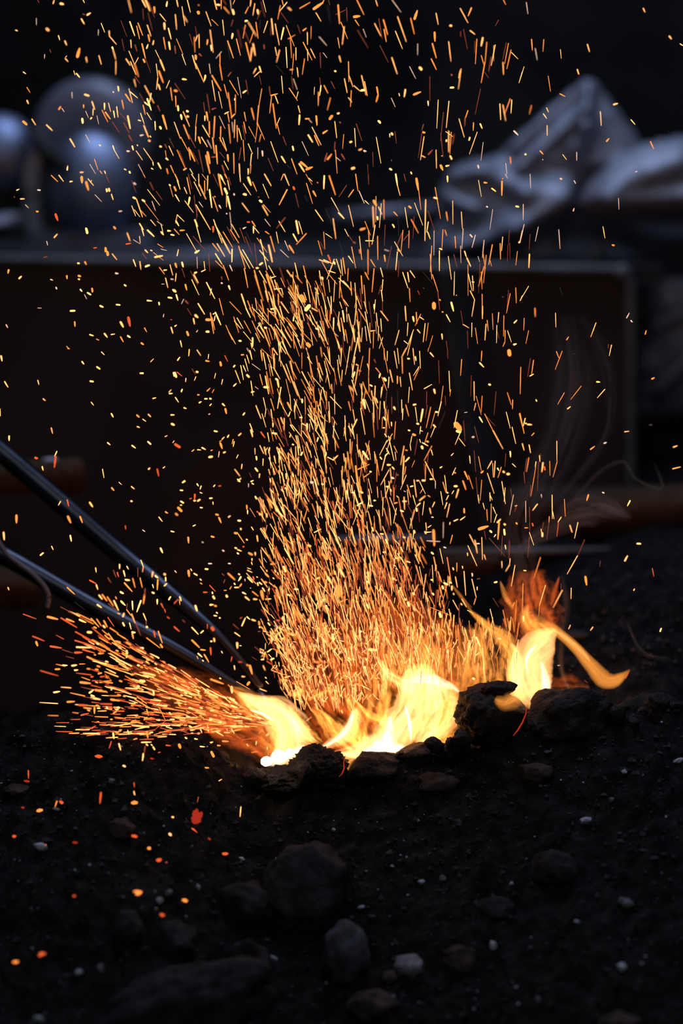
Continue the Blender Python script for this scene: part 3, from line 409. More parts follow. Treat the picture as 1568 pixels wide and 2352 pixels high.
3131 2921 3166 3080 31 o;3120 2773 3141 2835 20 y;3156 2753 3200 2814 20 y;2988 2896 3054 3029 20 o;3069 3059 3105 3090 18 p;3197 2467 3192 2580 23 o;3100 3131 3112 3200 23 y;2978 2916 3013 3018 26 r;2972 3029 3008 3166 23 o;3182 2824 3187 2957 20 y;3146 2998 3166 3131 31 y;3171 3029 3192 3151 26 o
3266 1600 3287 1753 31 o;3297 1755 3345 1867 28 p;3246 1743 3200 1809 36 o;3351 1843 3386 1876 26 y;3382 1600 3386 1697 20 r;3634 1600 3649 1702 46 y;3649 1702 3674 1796 20 y;3824 1641 3841 1743 66 o;3843 1733 3865 1924 23 o;3710 1600 3726 1666 26 r;4108 1620 4110 1669 46 y;3996 1722 4045 2008 23 o
3986 1816 4016 1824 46 y;4394 1656 4420 1806 18 y;4447 1677 4473 1680 51 o;4516 1731 4552 1758 41 y;4610 1666 4608 1794 46 o;4616 1639 4616 1646 31 o;4641 1600 4661 1639 18 p;4469 1898 4476 1902 46 p;4739 1896 4761 1900 51 y;3453 1804 3451 2039 23 o;3433 1845 3455 1886 77 o;3424 1898 3433 2090 23 y
3445 2069 3416 2245 23 y;3476 1901 3506 1969 23 y;3501 1870 3484 2090 20 y;3524 1837 3527 2013 23 o;3465 1993 3469 2020 56 y;3200 1886 3246 2082 18 y;3312 2110 3351 2098 61 o;3606 2064 3620 2088 46 y;3616 1947 3649 1983 36 o;3756 1896 3773 1911 56 o;3718 1906 3746 2092 20 y;3807 1865 3882 2069 18 y
3909 1835 3902 2212 23 y;3933 2039 3919 2131 31 y;3927 2131 3950 2194 31 y;3777 2018 3841 2141 26 o;3930 1937 3991 2120 15 r;3986 2120 3984 2345 18 p;3802 1988 3792 2192 13 r;3537 2064 3529 2258 20 r;3657 1835 3654 2059 13 d;3661 2059 3659 2171 15 d;3351 2034 3402 2161 20 o;3384 2120 3392 2268 23 o
3358 2212 3430 2212 31 y;3467 2171 3470 2386 26 o;3300 2171 3322 2386 18 y;3200 2161 3246 2228 23 r;3246 2224 3261 2233 51 r;3300 2294 3304 2330 46 R;3229 2268 3266 2462 26 o;3200 2353 3243 2416 31 y;3379 2294 3380 2523 23 o;3404 2386 3445 2452 31 o;3532 2294 3572 2306 20 p;3529 2345 3537 2401 41 o
3596 2263 3552 2467 18 r;3700 2115 3682 2314 23 o;3756 2120 3753 2279 23 o;3751 2151 3700 2212 26 r;3690 2141 3649 2253 31 r;3623 2222 3698 2353 20 y;3654 2294 3667 2304 56 o;3649 2314 3634 2478 26 y;3661 2396 3657 2544 20 r;4067 2110 4057 2294 23 o;4037 2284 4057 2292 41 y;4086 2115 4103 2166 23 o
4098 1947 4110 2027 31 o;4157 1845 4159 2059 15 y;4236 1947 4246 2100 18 y;4253 2100 4241 2284 20 p;4178 2171 4185 2279 26 o;4317 2156 4335 2177 41 p;4365 2159 4335 2273 26 p;4524 1924 4498 2108 15 p;4678 2110 4669 2253 15 r;4616 2177 4606 2304 23 y;4593 2238 4596 2381 31 o;4664 2253 4659 2406 15 r
4797 2120 4777 2212 23 y;4766 2228 4777 2217 46 y;4751 2309 4736 2437 20 o;4445 2207 4430 2365 23 p;4229 2258 4233 2416 18 p;4167 2337 4198 2457 23 r;4266 2309 4282 2360 36 y;4287 2370 4322 2447 31 y;4389 2355 4404 2406 15 p;4521 2248 4488 2432 28 o;4501 2396 4514 2447 18 o;4116 2355 4145 2567 20 y
4035 2304 4035 2488 26 y;3965 2258 3950 2498 23 o;3950 2335 3965 2564 23 o;3970 2523 4021 2677 26 o;4021 2682 4037 2845 31 r;4037 2753 4043 2759 41 o;3984 2789 3986 2830 112 o;3884 2500 3986 2620 13 d;4062 2865 4067 2867 46 o;4169 2712 4174 2496 20 y;4144 2779 4164 2855 56 y;4190 2712 4192 2714 36 o
4297 2432 4298 2717 18 o;4300 2518 4335 2671 23 y;4317 2671 4358 2753 23 y;4358 2753 4333 2906 20 y;4338 2534 4348 2671 20 y;4335 2590 4353 2592 31 y;4465 2345 4440 2600 20 o;4445 2447 4394 2631 23 o;4419 2498 4427 2656 23 o;4409 2416 4394 2692 15 r;4433 2314 4457 2467 18 o;4427 2702 4430 2927 23 o
4430 2814 4430 2927 36 y;4685 2697 4651 2876 23 o;4669 2666 4654 2855 15 r;4736 2643 4741 2784 23 o;4797 2717 4777 2763 20 y;4613 2728 4623 2728 46 d;3886 2646 3894 2651 41 d;3835 2671 3853 2707 31 r;3353 2503 3386 2569 31 o;3435 2467 3416 2682 26 o;3494 2462 3516 2544 28 y;3516 2569 3508 2671 26 y
3501 2620 3476 2702 26 r;3317 2534 3328 2697 36 o;3259 2600 3271 2799 23 y;3343 2620 3363 2855 23 o;3307 2651 3324 2824 23 r;3200 2636 3229 2677 31 o;3501 2666 3514 2768 26 y;3511 2773 3514 2876 20 r;3389 2773 3419 3008 18 r;3435 2799 3437 2840 46 y;3447 2753 3437 2881 18 y;3292 2840 3363 2957 26 o
3698 2503 3746 2646 28 y;3743 2503 3756 2590 31 y;3766 2488 3810 2551 26 y;3759 2649 3766 2773 23 o;3720 2814 3729 2947 26 y;3822 2870 3828 2972 36 o;3792 2911 3800 2952 51 y;3853 2911 3892 2937 31 y;3863 2886 3812 2993 20 o;4098 2891 4134 2957 36 y;4231 2855 4251 2978 15 r;4251 2980 4307 3013 18 y
4333 2967 4331 3095 20 y;4365 3013 4386 3159 20 o;4057 3069 4062 3115 36 y;3746 2967 3739 3085 23 y;3496 2857 3565 2947 20 y;3455 2876 3467 2998 23 y;3496 2929 3504 3047 26 y;3353 2865 3404 3151 23 y;3200 2886 3261 3141 23 y;3241 2988 3259 3141 20 y;3287 3049 3307 3200 20 o;3353 2998 3368 3131 20 y
3404 3041 3445 3037 26 y;3430 3049 3427 3200 23 o;3476 2998 3473 3131 18 y;3481 3069 3521 3200 26 o;3657 2876 3649 3029 18 d;3664 3034 3627 3169 18 y;3904 2972 3886 3141 23 y;3933 2967 3912 3131 18 o;3833 3029 3858 3059 31 y;3797 3029 3736 3200 20 y;3787 3059 3756 3200 18 y;3710 3131 3746 3161 26 y
3973 3085 3940 3197 18 o;4580 2870 4572 2962 23 y;4627 2901 4624 3090 20 o;4521 2881 4527 3029 20 o;4473 2942 4484 3039 26 o;4463 2978 4453 3126 20 y;4562 2988 4559 3151 20 y;4567 3049 4583 3110 15 r;4639 3034 4637 3141 26 o;4637 3141 4618 3184 23 o;4661 3039 4695 3141 20 y;4722 2967 4746 2942 41 y
4718 3166 4741 3159 56 y;4292 3039 4297 3200 15 r;4098 3131 4106 3200 20 r;3266 2916 3287 3018 15 d;3312 2886 3312 3029 20 r;3331 2376 3353 2569 15 d;4868 1600 4872 1728 18 p;5146 1641 5160 1646 46 p;5272 1659 5286 1687 31 p;5264 1939 5272 1914 36 p;4805 1876 4805 2020 23 p;4813 2061 4779 2214 23 p
4868 2151 4858 2294 15 r;4943 2085 4915 2217 20 p;5131 2110 5143 2286 20 p;5537 2082 5555 2187 20 y;5680 1822 5684 1924 18 p;5623 2251 5639 2255 41 o;4680 2233 4684 2376 18 r;4862 2335 4856 2457 33 y;4854 2629 4774 2763 18 y;5141 2641 5162 2707 18 d;4912 2833 4915 2908 31 o;5101 2876 5105 3006 18 y
4813 2924 4809 3034 23 o;4854 3037 4829 3156 18 o;5473 2965 5425 3095 20 y;5203 3122 5221 3095 36 o;5754 2921 5779 2876 33 p;5794 2945 5807 2959 41 p;5925 3071 5935 3037 36 o;5588 3163 5585 3200 23 r;5616 3169 5609 3200 23 y;10 3271 18 3314 46 y;624 3200 638 3205 41 o;931 3233 959 3261 31 y
753 3322 770 3345 46 y;890 3371 916 3389 51 y;829 3502 855 3506 51 y;347 3494 357 3532 26 y;43 3506 73 3557 38 y;396 3664 416 3680 28 y;837 3695 859 3722 31 y;1022 3800 1039 3831 46 y;0 3756 3 3822 26 y;1383 3324 1410 3297 23 y;1288 3429 1314 3429 51 y;1403 3661 1431 3654 38 y
1551 3603 1573 3580 20 y;1556 3616 1582 3614 46 y;1592 3424 1600 3455 46 y;1257 3814 1276 3831 46 o;1362 3807 1383 3828 31 y;1311 3851 1339 3871 31 y;1260 3919 1281 3927 36 y;1571 3812 1600 3812 46 y;1577 3894 1597 3904 61 y;1515 4011 1536 4001 26 y;1587 4067 1600 4049 23 y;988 4067 1010 4086 41 y
1212 4093 1243 4116 46 y;1359 4059 1383 4080 51 y;471 3933 482 3981 46 o;84 4006 84 4047 46 y;522 4147 502 4190 38 y;510 4195 500 4292 51 R;324 4205 339 4210 77 R;388 4287 396 4320 41 y;941 4310 955 4389 28 y;1092 4430 1117 4453 23 y;1026 4481 1046 4506 51 o;1206 4470 1233 4491 33 y
1204 4603 1214 4606 51 y;824 4616 849 4654 46 y;556 4606 536 4641 31 y;617 4593 631 4649 46 R;151 4736 151 4800 66 o;624 4746 648 4800 66 o;735 4746 755 4800 46 o;1365 4310 1376 4300 41 y;1444 4310 1457 4373 41 R;1498 4300 1515 4287 31 y;1520 4702 1539 4715 51 o;1459 4751 1490 4790 36 y
1738 3210 1733 3271 31 y;1809 3215 1843 3266 23 y;1631 3310 1651 3282 41 y;1916 3256 1911 3297 26 y;1891 3314 1921 3320 51 o;2064 3266 2090 3320 31 R;2023 3328 2029 3358 66 o;2217 3261 2235 3259 41 o;2146 3371 2156 3358 46 y;1763 3389 1792 3435 26 r;1804 3416 1816 3418 61 y;1799 3460 1784 3496 23 y
1626 3419 1671 3455 33 R;1605 3424 1618 3463 61 y;1707 3476 1704 3508 31 y;1980 3430 1969 3476 23 y;2044 3486 2034 3532 26 y;2146 3547 2169 3524 41 y;1666 3598 1673 3578 46 y;1901 3593 1929 3567 38 o;1965 3578 1947 3610 20 o;1816 3627 1830 3627 41 o;1881 3664 1901 3664 46 y;1927 3661 1937 3664 56 y
1830 3700 1847 3690 46 y;1927 3726 1942 3710 36 y;1610 3651 1639 3695 36 y;1690 3746 1710 3753 41 y;2044 3710 2064 3729 46 y;2069 3756 2078 3797 61 o;1918 3807 1929 3802 36 p;2233 3812 2248 3792 46 y;1969 3960 1993 3965 51 y;2090 4016 2102 3996 41 y;2039 4037 2059 4016 28 y;2018 4057 2034 4047 31 o
2023 4072 2039 4118 66 o;2141 4037 2131 4078 36 o;2151 4057 2141 4103 31 y;2192 4001 2214 3981 36 y;1610 4083 1649 4108 82 R;1763 4147 1782 4131 20 y;1814 4131 1843 4134 36 y;1855 4113 1886 4129 41 y;1937 4139 1952 4134 36 o;1921 4200 1947 4195 61 y;2013 4149 2006 4200 23 y;2054 4159 2071 4151 41 y
2187 4178 2171 4210 26 y;1677 4433 1697 4419 51 y;1809 4445 1822 4465 41 y;1847 4465 1837 4496 36 y;1837 4524 1857 4532 31 y;1962 4470 1976 4453 36 y;2008 4467 2027 4463 36 R;1656 4504 1677 4506 41 y;1789 4542 1786 4588 56 R;1782 4600 1796 4600 46 y;1816 4603 1835 4590 46 y;1743 4583 1758 4578 36 R
1661 4606 1684 4620 56 y;1656 4641 1669 4641 36 y;1636 4664 1666 4695 71 o;1927 4578 1949 4576 51 y;1955 4613 1957 4634 31 y;1840 4663 1860 4665 46 y;1615 4720 1631 4733 56 o;1983 4726 2003 4731 51 o;2010 4756 2029 4800 56 o;2098 4751 2115 4739 36 y;2187 4782 2207 4784 61 y;2156 4312 2202 4373 20 y
2182 4404 2202 4424 46 y;2187 4419 2212 4394 36 y;2222 4266 2217 4307 31 y;2345 4562 2355 4583 46 y;2265 4644 2268 4680 46 o;2273 4690 2273 4720 41 y;2294 4669 2345 4751 18 o;2304 4424 2327 4414 41 y;2314 4440 2330 4450 41 y;2282 4443 2282 4476 23 p;2289 4343 2309 4389 18 r;2384 4353 2380 4389 31 y
2345 4302 2365 4328 51 y;2353 4195 2357 4226 51 y;2340 4118 2343 4174 18 y;2416 4215 2414 4277 28 y;2294 3892 2324 3970 31 y;2304 3950 2319 4011 41 y;2350 3726 2396 3845 26 y;2406 3802 2442 3924 20 y;2418 3654 2442 3761 23 y;2442 3761 2432 3833 20 y;2486 3664 2518 3771 26 o;2488 3761 2503 3873 26 y
2506 3886 2506 3922 41 y;2503 3978 2539 3986 56 y;2396 3970 2432 4021 46 R;2457 3976 2472 4057 26 y;2386 4093 2421 4167 23 y;2427 4108 2442 4178 26 y;2457 4113 2432 4149 20 y;2476 4113 2467 4159 31 y;2161 3404 2207 3521 23 y;2210 3358 2235 3488 28 y;2233 3358 2258 3414 26 y;2248 3297 2279 3409 23 y
2265 3261 2289 3338 23 y;2268 3445 2286 3463 56 y;2304 3501 2322 3634 28 y;2309 3603 2333 3598 41 y;2314 3343 2391 3399 18 p;2343 3552 2373 3576 15 p;2294 3220 2314 3302 36 y;2268 3200 2294 3241 18 p;2327 3200 2343 3226 20 p;2386 3440 2411 3537 31 o;2427 3557 2459 3559 66 y;2437 3455 2467 3618 31 y
2478 3476 2508 3618 20 o;2447 3414 2478 3598 23 o;2396 3220 2408 3312 41 o;2416 3241 2445 3394 26 y;2401 3205 2498 3292 18 o;2452 3251 2496 3382 23 y;2508 3200 2549 3261 26 y;2518 3251 2513 3373 26 y;2523 3384 2523 3292 20 o;2498 3200 2513 3333 23 o;2534 3481 2549 3491 61 y;2549 3496 2559 3557 46 y
2580 3838 2600 3894 51 o;2641 3700 2677 3771 51 o;2651 3822 2666 3782 36 y;2753 3835 2773 3837 41 y;2712 3700 2702 3782 23 y;2580 3557 2549 3751 31 y;2773 3669 2776 3700 56 y;2595 3914 2646 4098 26 r;2534 3976 2610 4103 20 o;2462 3792 2620 4037 15 r;2661 4016 2671 3986 36 y;2687 4083 2697 4086 51 y
2666 3904 2702 3960 31 y;2682 3904 2763 4006 23 y;2717 4001 2743 4118 26 y;2661 4129 2748 4312 26 o;2671 4220 2722 4312 20 o;2733 4088 2743 4180 36 y;2763 4180 2779 4154 51 y;2554 4149 2590 4256 23 y;2610 4190 2656 4312 20 o;2518 4190 2531 4256 28 y;2794 4169 2865 4333 23 o;2763 4231 2824 4373 20 r
2845 4139 2860 4205 23 y;2773 3889 2824 3919 36 y;2819 3894 2819 3955 51 y;2916 3904 2901 3955 31 y;2901 3955 2967 4057 20 y;2830 3807 2906 3894 20 y;2916 3802 3008 3873 18 o;2845 3853 2876 3945 23 y;2819 3955 2840 4057 41 R;2921 4021 2911 4057 41 y;2952 4098 2978 4154 46 o;2993 4159 2988 4195 51 y
3008 4200 3059 4226 31 y;3059 4226 3102 4185 36 y;2855 4430 2873 4433 71 p;2957 4445 2967 4453 56 y;2952 4322 2972 4353 56 o;2763 4384 2799 4440 31 R;2687 4353 2694 4379 51 y;2626 4353 2631 4399 41 y;2498 4389 2559 4552 20 y;2503 4404 2508 4455 41 o;2480 4399 2484 4430 41 y;2488 4501 2510 4527 31 y
2585 4496 2605 4521 36 y;2600 4465 2610 4496 31 R;2620 4481 2631 4496 41 y;2462 4588 2498 4664 71 o;2401 4583 2488 4761 18 o;2406 4700 2411 4751 41 o;2381 4715 2388 4731 36 y;2447 4720 2451 4751 41 y;2360 4700 2370 4708 46 R;2508 4302 2518 4363 20 y;2467 4312 2480 4363 18 y;2671 4373 2682 4486 31 o
2702 4414 2722 4578 20 y;2722 4557 2753 4516 26 y;2539 4680 2590 4751 41 y;2585 4659 2620 4731 31 y;2733 4394 2743 4445 41 r;2554 4578 2605 4649 26 y;2789 4782 2824 4669 31 o;3200 3690 3220 3771 26 o;3200 3914 3246 3996 31 y;3277 3853 3231 3950 36 y;3312 3751 3353 3991 20 y;3215 4037 3215 4164 23 y
3271 3348 3292 3358 46 o;3292 3404 3312 3409 51 R;3256 3419 3241 3470 46 y;3231 3491 3277 3629 26 y;3210 3552 3246 3593 26 y;3322 3527 3324 3710 26 y;3333 3524 3409 3680 23 o;3338 3674 3353 3751 66 y;3317 3710 3348 3812 31 r;3445 3547 3440 3664 26 y;3450 3659 3467 3700 36 y;3506 3557 3498 3644 31 y
3450 3379 3496 3435 26 o;3491 3435 3481 3470 46 y;3527 3476 3542 3496 71 y;3506 3465 3552 3588 26 o;3399 3537 3419 3549 46 y;3373 3343 3389 3394 23 y;3394 3200 3384 3465 23 o;3384 3470 3389 3603 23 o;3435 3302 3450 3333 36 r;3430 3700 3433 3879 23 y;3460 3761 3470 3945 31 r;3527 3690 3529 3751 36 y
3524 3833 3539 3861 46 y;3552 3598 3537 3761 15 r;3596 3649 3598 3802 23 r;3542 3756 3578 3935 23 o;3593 3879 3596 3914 36 y;3618 3741 3629 3763 56 y;3580 3399 3606 3511 23 y;3572 3465 3565 3562 26 y;3649 3457 3649 3524 41 o;3674 3465 3682 3552 20 y;3620 3226 3647 3384 20 y;3649 3200 3664 3341 20 y
3692 3287 3696 3430 31 o;3731 3200 3688 3282 20 y;3756 3200 3741 3266 18 y;3527 3200 3529 3307 23 o;3557 3226 3555 3314 20 y;3792 3200 3807 3348 20 y;3746 3294 3761 3297 51 y;3814 3277 3820 3312 41 y;3853 3226 3861 3384 23 y;3848 3368 3797 3450 20 y;3848 3384 3802 3491 18 o;3759 3427 3787 3583 23 y
3759 3557 3749 3700 20 y;3726 3720 3753 3822 31 o;3688 3674 3690 3792 23 y;3700 3756 3695 3858 26 y;3649 3588 3659 3792 15 d;3797 3720 3817 3715 46 y;3814 3741 3831 3873 23 y;3831 3892 3845 3896 61 y;3882 3761 3863 3873 46 y;3919 3598 3916 3726 23 r;3924 3726 3904 3838 26 r;3955 3741 3914 3930 23 o
3996 3782 3955 3935 18 o;4088 3782 4027 3935 18 d;4001 3784 4018 3786 51 y;4052 3690 4021 3820 26 y;4069 3547 4049 3700 20 o;4088 3639 4093 3726 20 r;3986 3578 3994 3613 51 y;3894 3572 3965 3532 26 y;3950 3241 3981 3277 36 y;3935 3200 3930 3231 20 o;4027 3312 4035 3521 20 r;4108 3200 4113 3297 18 r
4239 3302 4229 3450 28 o;4424 3226 4419 3317 31 o;4404 3333 4440 3371 41 y;4674 3222 4680 3261 107 o;4123 3409 4131 3598 23 y;4139 3578 4131 3639 18 o;4328 3450 4322 3639 15 r;4353 3506 4355 3680 23 y;4491 3532 4501 3535 61 y;4782 3373 4777 3618 23 o;4659 3608 4695 3720 20 o;4708 3674 4706 3756 31 o
4555 3598 4537 3812 20 r;4427 3639 4419 3787 20 o;4368 3705 4353 3771 31 o;4373 3639 4419 3812 15 o;4266 3790 4292 3787 20 p;4402 3833 4430 3879 46 y;4450 3802 4557 4016 23 o;4455 3812 4547 3914 18 r;4527 3955 4618 4123 20 y;4649 3787 4685 3935 23 y;4702 3924 4736 4076 23 y;4771 3802 4800 3924 36 o
4200 3771 4169 3930 23 y;4185 3894 4220 3935 153 o;4195 3960 4226 3970 77 y;4239 3945 4180 4083 23 y;4215 4027 4271 4098 20 y;4256 3868 4271 4052 18 r;4338 4016 4351 4014 46 p;4358 3919 4396 4067 20 r;4144 4185 4164 4164 31 y;4154 4363 4185 4297 23 y;4174 4343 4185 4345 41 o;4042 4297 4059 4287 41 y
4312 4190 4318 4256 31 y;4353 4139 4368 4333 20 r;4394 4195 4419 4322 23 o;4419 4343 4437 4328 51 o;4644 4169 4637 4292 18 r;4685 4149 4688 4198 46 y;4705 4261 4736 4290 26 y;4659 4355 4674 4355 61 y;4623 4333 4631 4341 51 y;4569 4302 4580 4322 46 y;4516 4236 4476 4307 23 y;4524 4256 4529 4384 23 o
4547 4236 4537 4384 23 y;4603 4292 4572 4389 26 o;4476 4348 4537 4532 20 y;4266 4333 4297 4404 46 o;4302 4368 4343 4491 20 o;4251 4419 4277 4496 41 o;4174 4467 4195 4467 56 y;4210 4496 4188 4572 31 y;4167 4508 4149 4537 26 y;4083 4368 4103 4527 23 y;4067 4430 4096 4527 31 o;4108 4527 4113 4527 51 y
4118 4552 4098 4593 31 y;4371 4384 4389 4598 20 r;4389 4547 4399 4623 23 y;4424 4409 4409 4598 20 o;4498 4527 4501 4603 28 y;4501 4552 4521 4593 20 y;4608 4424 4641 4629 23 y;4639 4481 4629 4608 20 y;4715 4547 4680 4731 18 p;4688 4491 4705 4588 15 r;4731 4649 4746 4644 36 o;4435 4623 4450 4680 23 y
4511 4629 4508 4800 23 o;4470 4680 4476 4782 23 o;4527 4659 4552 4720 26 y;4562 4726 4537 4800 26 y;4567 4800 4596 4771 41 y;4261 4674 4263 4710 51 o;4229 4777 4271 4746 36 y;4169 4787 4205 4771 36 y;4047 4516 4067 4639 23 y;4129 4629 4103 4751 20 y;4103 4618 4083 4674 31 y;3965 4098 3894 4231 23 o
3960 4134 3973 4182 28 y;3853 4037 3863 4067 26 y;3930 3976 3899 4072 26 o;3879 4067 3930 4096 36 y;3919 4055 3933 4059 56 o;3873 4103 3882 4123 71 y;3981 3904 4001 3924 41 y;3996 3914 3955 4016 20 y;3863 3919 3855 3986 26 y;3863 3955 3882 3963 26 y;3751 3953 3766 3957 46 y;3792 3991 3812 3998 71 o
3782 4006 3766 4088 20 y;3766 4088 3773 4139 23 y;3833 4037 3807 4180 20 r;3710 4098 3680 4271 18 y;3807 4231 3782 4292 18 o;3756 4205 3722 4241 46 y;3726 4134 3741 4139 36 o;3710 4190 3695 4445 26 y;3726 4287 3715 4358 26 o;3904 4241 3991 4414 23 y;3894 4261 3904 4404 26 r;3909 4271 3906 4414 23 o
3933 4169 3924 4261 23 r;3970 4307 3981 4384 23 o;3998 4419 3998 4488 23 p;3879 4414 3902 4414 51 y;3950 4402 3970 4402 41 y;3828 4416 3845 4416 36 y;3802 4409 3824 4567 23 y;3771 4470 3792 4465 41 y;3853 4424 3906 4537 20 y;3739 4455 3771 4567 31 o;3884 4486 3858 4532 23 o;3930 4552 3950 4565 31 o
3853 4598 3904 4557 28 y;3792 4552 3817 4639 23 y;3858 4623 3822 4654 36 y;3710 4511 3726 4518 23 p;3710 4567 3715 4680 26 y;3700 4606 3733 4606 36 y;3644 4557 3659 4572 23 y;3623 4623 3649 4618 41 o;3680 4690 3705 4700 56 y;3822 4669 3828 4695 56 y;3894 4608 3879 4731 23 y;3945 4669 3957 4720 26 y
3991 4613 3970 4659 26 y;3965 4751 3981 4753 41 p;3598 4389 3613 4394 66 p;3644 4363 3659 4363 51 r;3588 4496 3593 4516 31 y;3552 4470 3562 4473 61 y;3559 4271 3586 4271 51 y;3603 4292 3620 4312 41 y;3532 3986 3552 4014 31 y;3521 3930 3532 3931 41 y;3603 3986 3552 4062 31 o;3618 4098 3647 4159 26 o
3567 4006 3618 4231 23 y;3547 4118 3576 4174 28 y;3537 4190 3569 4154 36 y;3572 4317 3496 4455 20 y;3491 4200 3506 4220 41 y;3343 4251 3363 4261 51 o;3435 4598 3450 4598 51 y;3282 4644 3331 4613 46 y;3389 4644 3419 4649 46 y;3307 4516 3328 4527 56 y;3236 4524 3256 4527 61 y;3333 4149 3384 4220 61 y
3287 4312 3389 4266 36 o;3343 4384 3394 4348 36 o;3266 4282 3287 4465 51 o;3399 4333 3409 4335 56 y;4871 3292 4845 3460 20 r;4899 3310 4881 3445 26 o;4866 3455 4899 3437 36 y;5109 3229 5131 3287 28 o;5162 3226 5099 3394 20 o;5609 3200 5595 3269 20 y;5259 3253 5284 3246 26 d;5480 3508 5507 3510 46 y
5555 3576 5486 3654 23 y;5337 3547 5241 3669 20 o;5182 3608 5121 3715 23 o;5211 3756 5238 3736 38 y;4922 3674 4929 3688 41 y;4774 3797 4813 3981 36 o;4823 3843 4805 3914 31 y;4825 3889 4835 3892 41 y;4845 3899 4881 3902 41 y;4905 3978 4880 4004 33 o;4796 4076 4813 4137 23 y;4858 4088 4872 4159 28 y
4953 4185 4958 4241 26 y;4963 4169 4963 4220 18 r;4835 4215 4820 4333 23 r;4856 4205 4835 4333 23 o;4810 4338 4820 4440 28 r;4922 4241 4915 4292 23 y;4919 4292 4876 4557 18 o;4945 4241 4935 4506 20 r;4986 4251 4976 4333 38 y;4999 4290 5004 4317 51 R;5048 4236 5050 4368 20 o;5113 4052 5114 4231 20 y
5117 4236 5078 4384 18 o;4874 4460 4868 4567 23 r;4970 4542 4975 4572 23 p;4827 4603 4829 4797 20 p;4935 4631 4892 4688 28 y;5070 4547 5072 4766 23 y;5075 4700 5088 4766 20 y;5182 4586 5192 4746 20 o;5154 4751 5123 4797 26 y;5403 4547 5388 4598 46 o;5786 4600 5762 4647 43 y;5534 4524 5548 4529 46 p
5422 4129 5460 4100 41 o;5548 4072 5568 4065 46 p;5735 3967 5776 3962 23 y;6184 4108 6218 4096 31 y;6177 4307 6249 4290 23 y;5986 3481 6009 3470 46 o;5966 3904 5988 3904 66 d;4861 4659 4866 4792 18 r;4745 4644 4723 4705 18 r;5044 4746 5041 4800 23 o;33 4892 39 4958 46 y;645 4920 655 4971 51 y
474 5019 488 5050 36 y;372 5101 396 5081 51 y;1151 4831 1155 4863 36 R;1311 4869 1332 4884 36 p;1474 5037 1492 5076 61 y;1571 4880 1600 4887 41 y;73 5397 82 5420 31 y;878 5218 884 5257 36 y;824 5331 880 5361 51 R;884 5373 898 5414 38 y;617 5397 684 5458 41 o;910 5468 937 5504 41 y
939 5463 980 5519 43 o;990 5308 1018 5351 36 r;1041 5239 1066 5305 33 r;1077 5259 1090 5300 41 R;1098 5186 1098 5223 41 y;1165 5203 1179 5229 36 y;1135 5244 1148 5295 41 y;1153 5326 1189 5331 56 y;1143 5356 1212 5433 51 o;1219 5315 1240 5397 36 o;1265 5218 1265 5305 28 r;1286 5310 1306 5397 36 o
1294 5147 1316 5208 36 y;1316 5208 1308 5254 36 o;1403 5254 1396 5300 36 y;1427 5290 1449 5308 56 y;1510 5274 1515 5280 56 y;1520 5305 1522 5336 46 y;1510 5382 1531 5361 41 y;1449 5326 1444 5417 46 o;1400 5371 1410 5402 36 y;1400 5443 1413 5449 61 y;1332 5412 1327 5473 41 r;1327 5463 1316 5545 46 o
1107 5438 1133 5453 66 y;1444 5509 1444 5550 51 y;1551 5509 1566 5484 51 y;1480 5545 1500 5586 41 R;1510 5596 1520 5627 36 R;1536 5667 1556 5683 36 R;1112 5524 1148 5560 61 y;1214 5524 1219 5601 46 y;1294 5519 1257 5621 51 y;1061 5484 1071 5504 36 o;985 5484 1041 5565 38 o;995 5545 1082 5616 26 r
1046 5519 1087 5606 41 y;1082 5635 1100 5639 41 o;1138 5637 1128 5665 41 y;1168 5545 1163 5596 31 r;1163 5601 1204 5657 36 o;1209 5642 1240 5723 51 o;1245 5723 1291 5836 36 r;1128 5723 1141 5749 56 y;1189 5723 1204 5780 38 y;1316 5637 1342 5698 36 y;1342 5698 1342 5744 36 r;1347 5759 1355 5764 66 y
1214 5808 1240 5812 66 y;1214 5820 1224 5866 51 o;893 5555 931 5581 46 y;556 5576 694 5647 26 r;684 5530 786 5606 15 d;214 5642 332 5686 36 R;439 5667 526 5688 71 o;561 5678 704 5764 46 R;612 5688 679 5713 56 o;730 5693 786 5718 56 y;837 5683 908 5759 41 o;888 5688 929 5749 36 o
954 5703 985 5759 46 o;990 5672 1046 5754 36 R;1010 5769 1087 5820 36 o;949 5749 964 5764 51 y;806 5808 837 5810 66 y;847 5769 990 5887 36 R;694 5805 888 5912 41 R;847 5882 1000 5963 56 o;995 5820 1077 5933 41 o;964 5836 1005 5877 41 o;689 5884 867 5938 46 R;704 5945 829 5951 51 y
760 5968 867 5999 51 R;689 5996 750 5994 71 R;301 5846 403 5887 41 R;332 5897 345 5933 66 o;464 5938 561 5953 66 R;571 5968 668 5999 26 r;867 6014 880 6019 41 o;908 6004 949 6002 51 o;1005 5973 1143 6050 41 o;1066 5892 1102 5902 56 o;1163 5902 1199 5922 56 o;1194 5943 1311 6014 36 o
1102 5912 1194 5958 31 R;1163 5979 1165 6004 66 y;1163 6030 1165 6040 61 y;1230 6055 1306 6086 66 y;1122 6004 1224 6060 46 o;1291 5953 1314 5955 66 y;1347 5861 1469 5953 36 o;1454 5800 1490 5907 41 o;1474 5922 1490 5948 61 o;1413 5800 1423 5851 56 R;801 6035 980 6116 51 o;918 6091 1122 6167 61 o
1082 6081 1199 6152 36 o;1265 6111 1281 6116 61 y;577 6111 617 6113 51 y;661 6116 702 6110 56 y;686 6157 714 6155 51 y;730 6101 781 6099 31 o;510 6149 546 6147 56 o;372 6162 531 6208 36 R;837 6218 852 6216 56 R;903 6190 931 6183 51 o;923 6218 959 6213 46 R;847 6254 903 6254 36 R
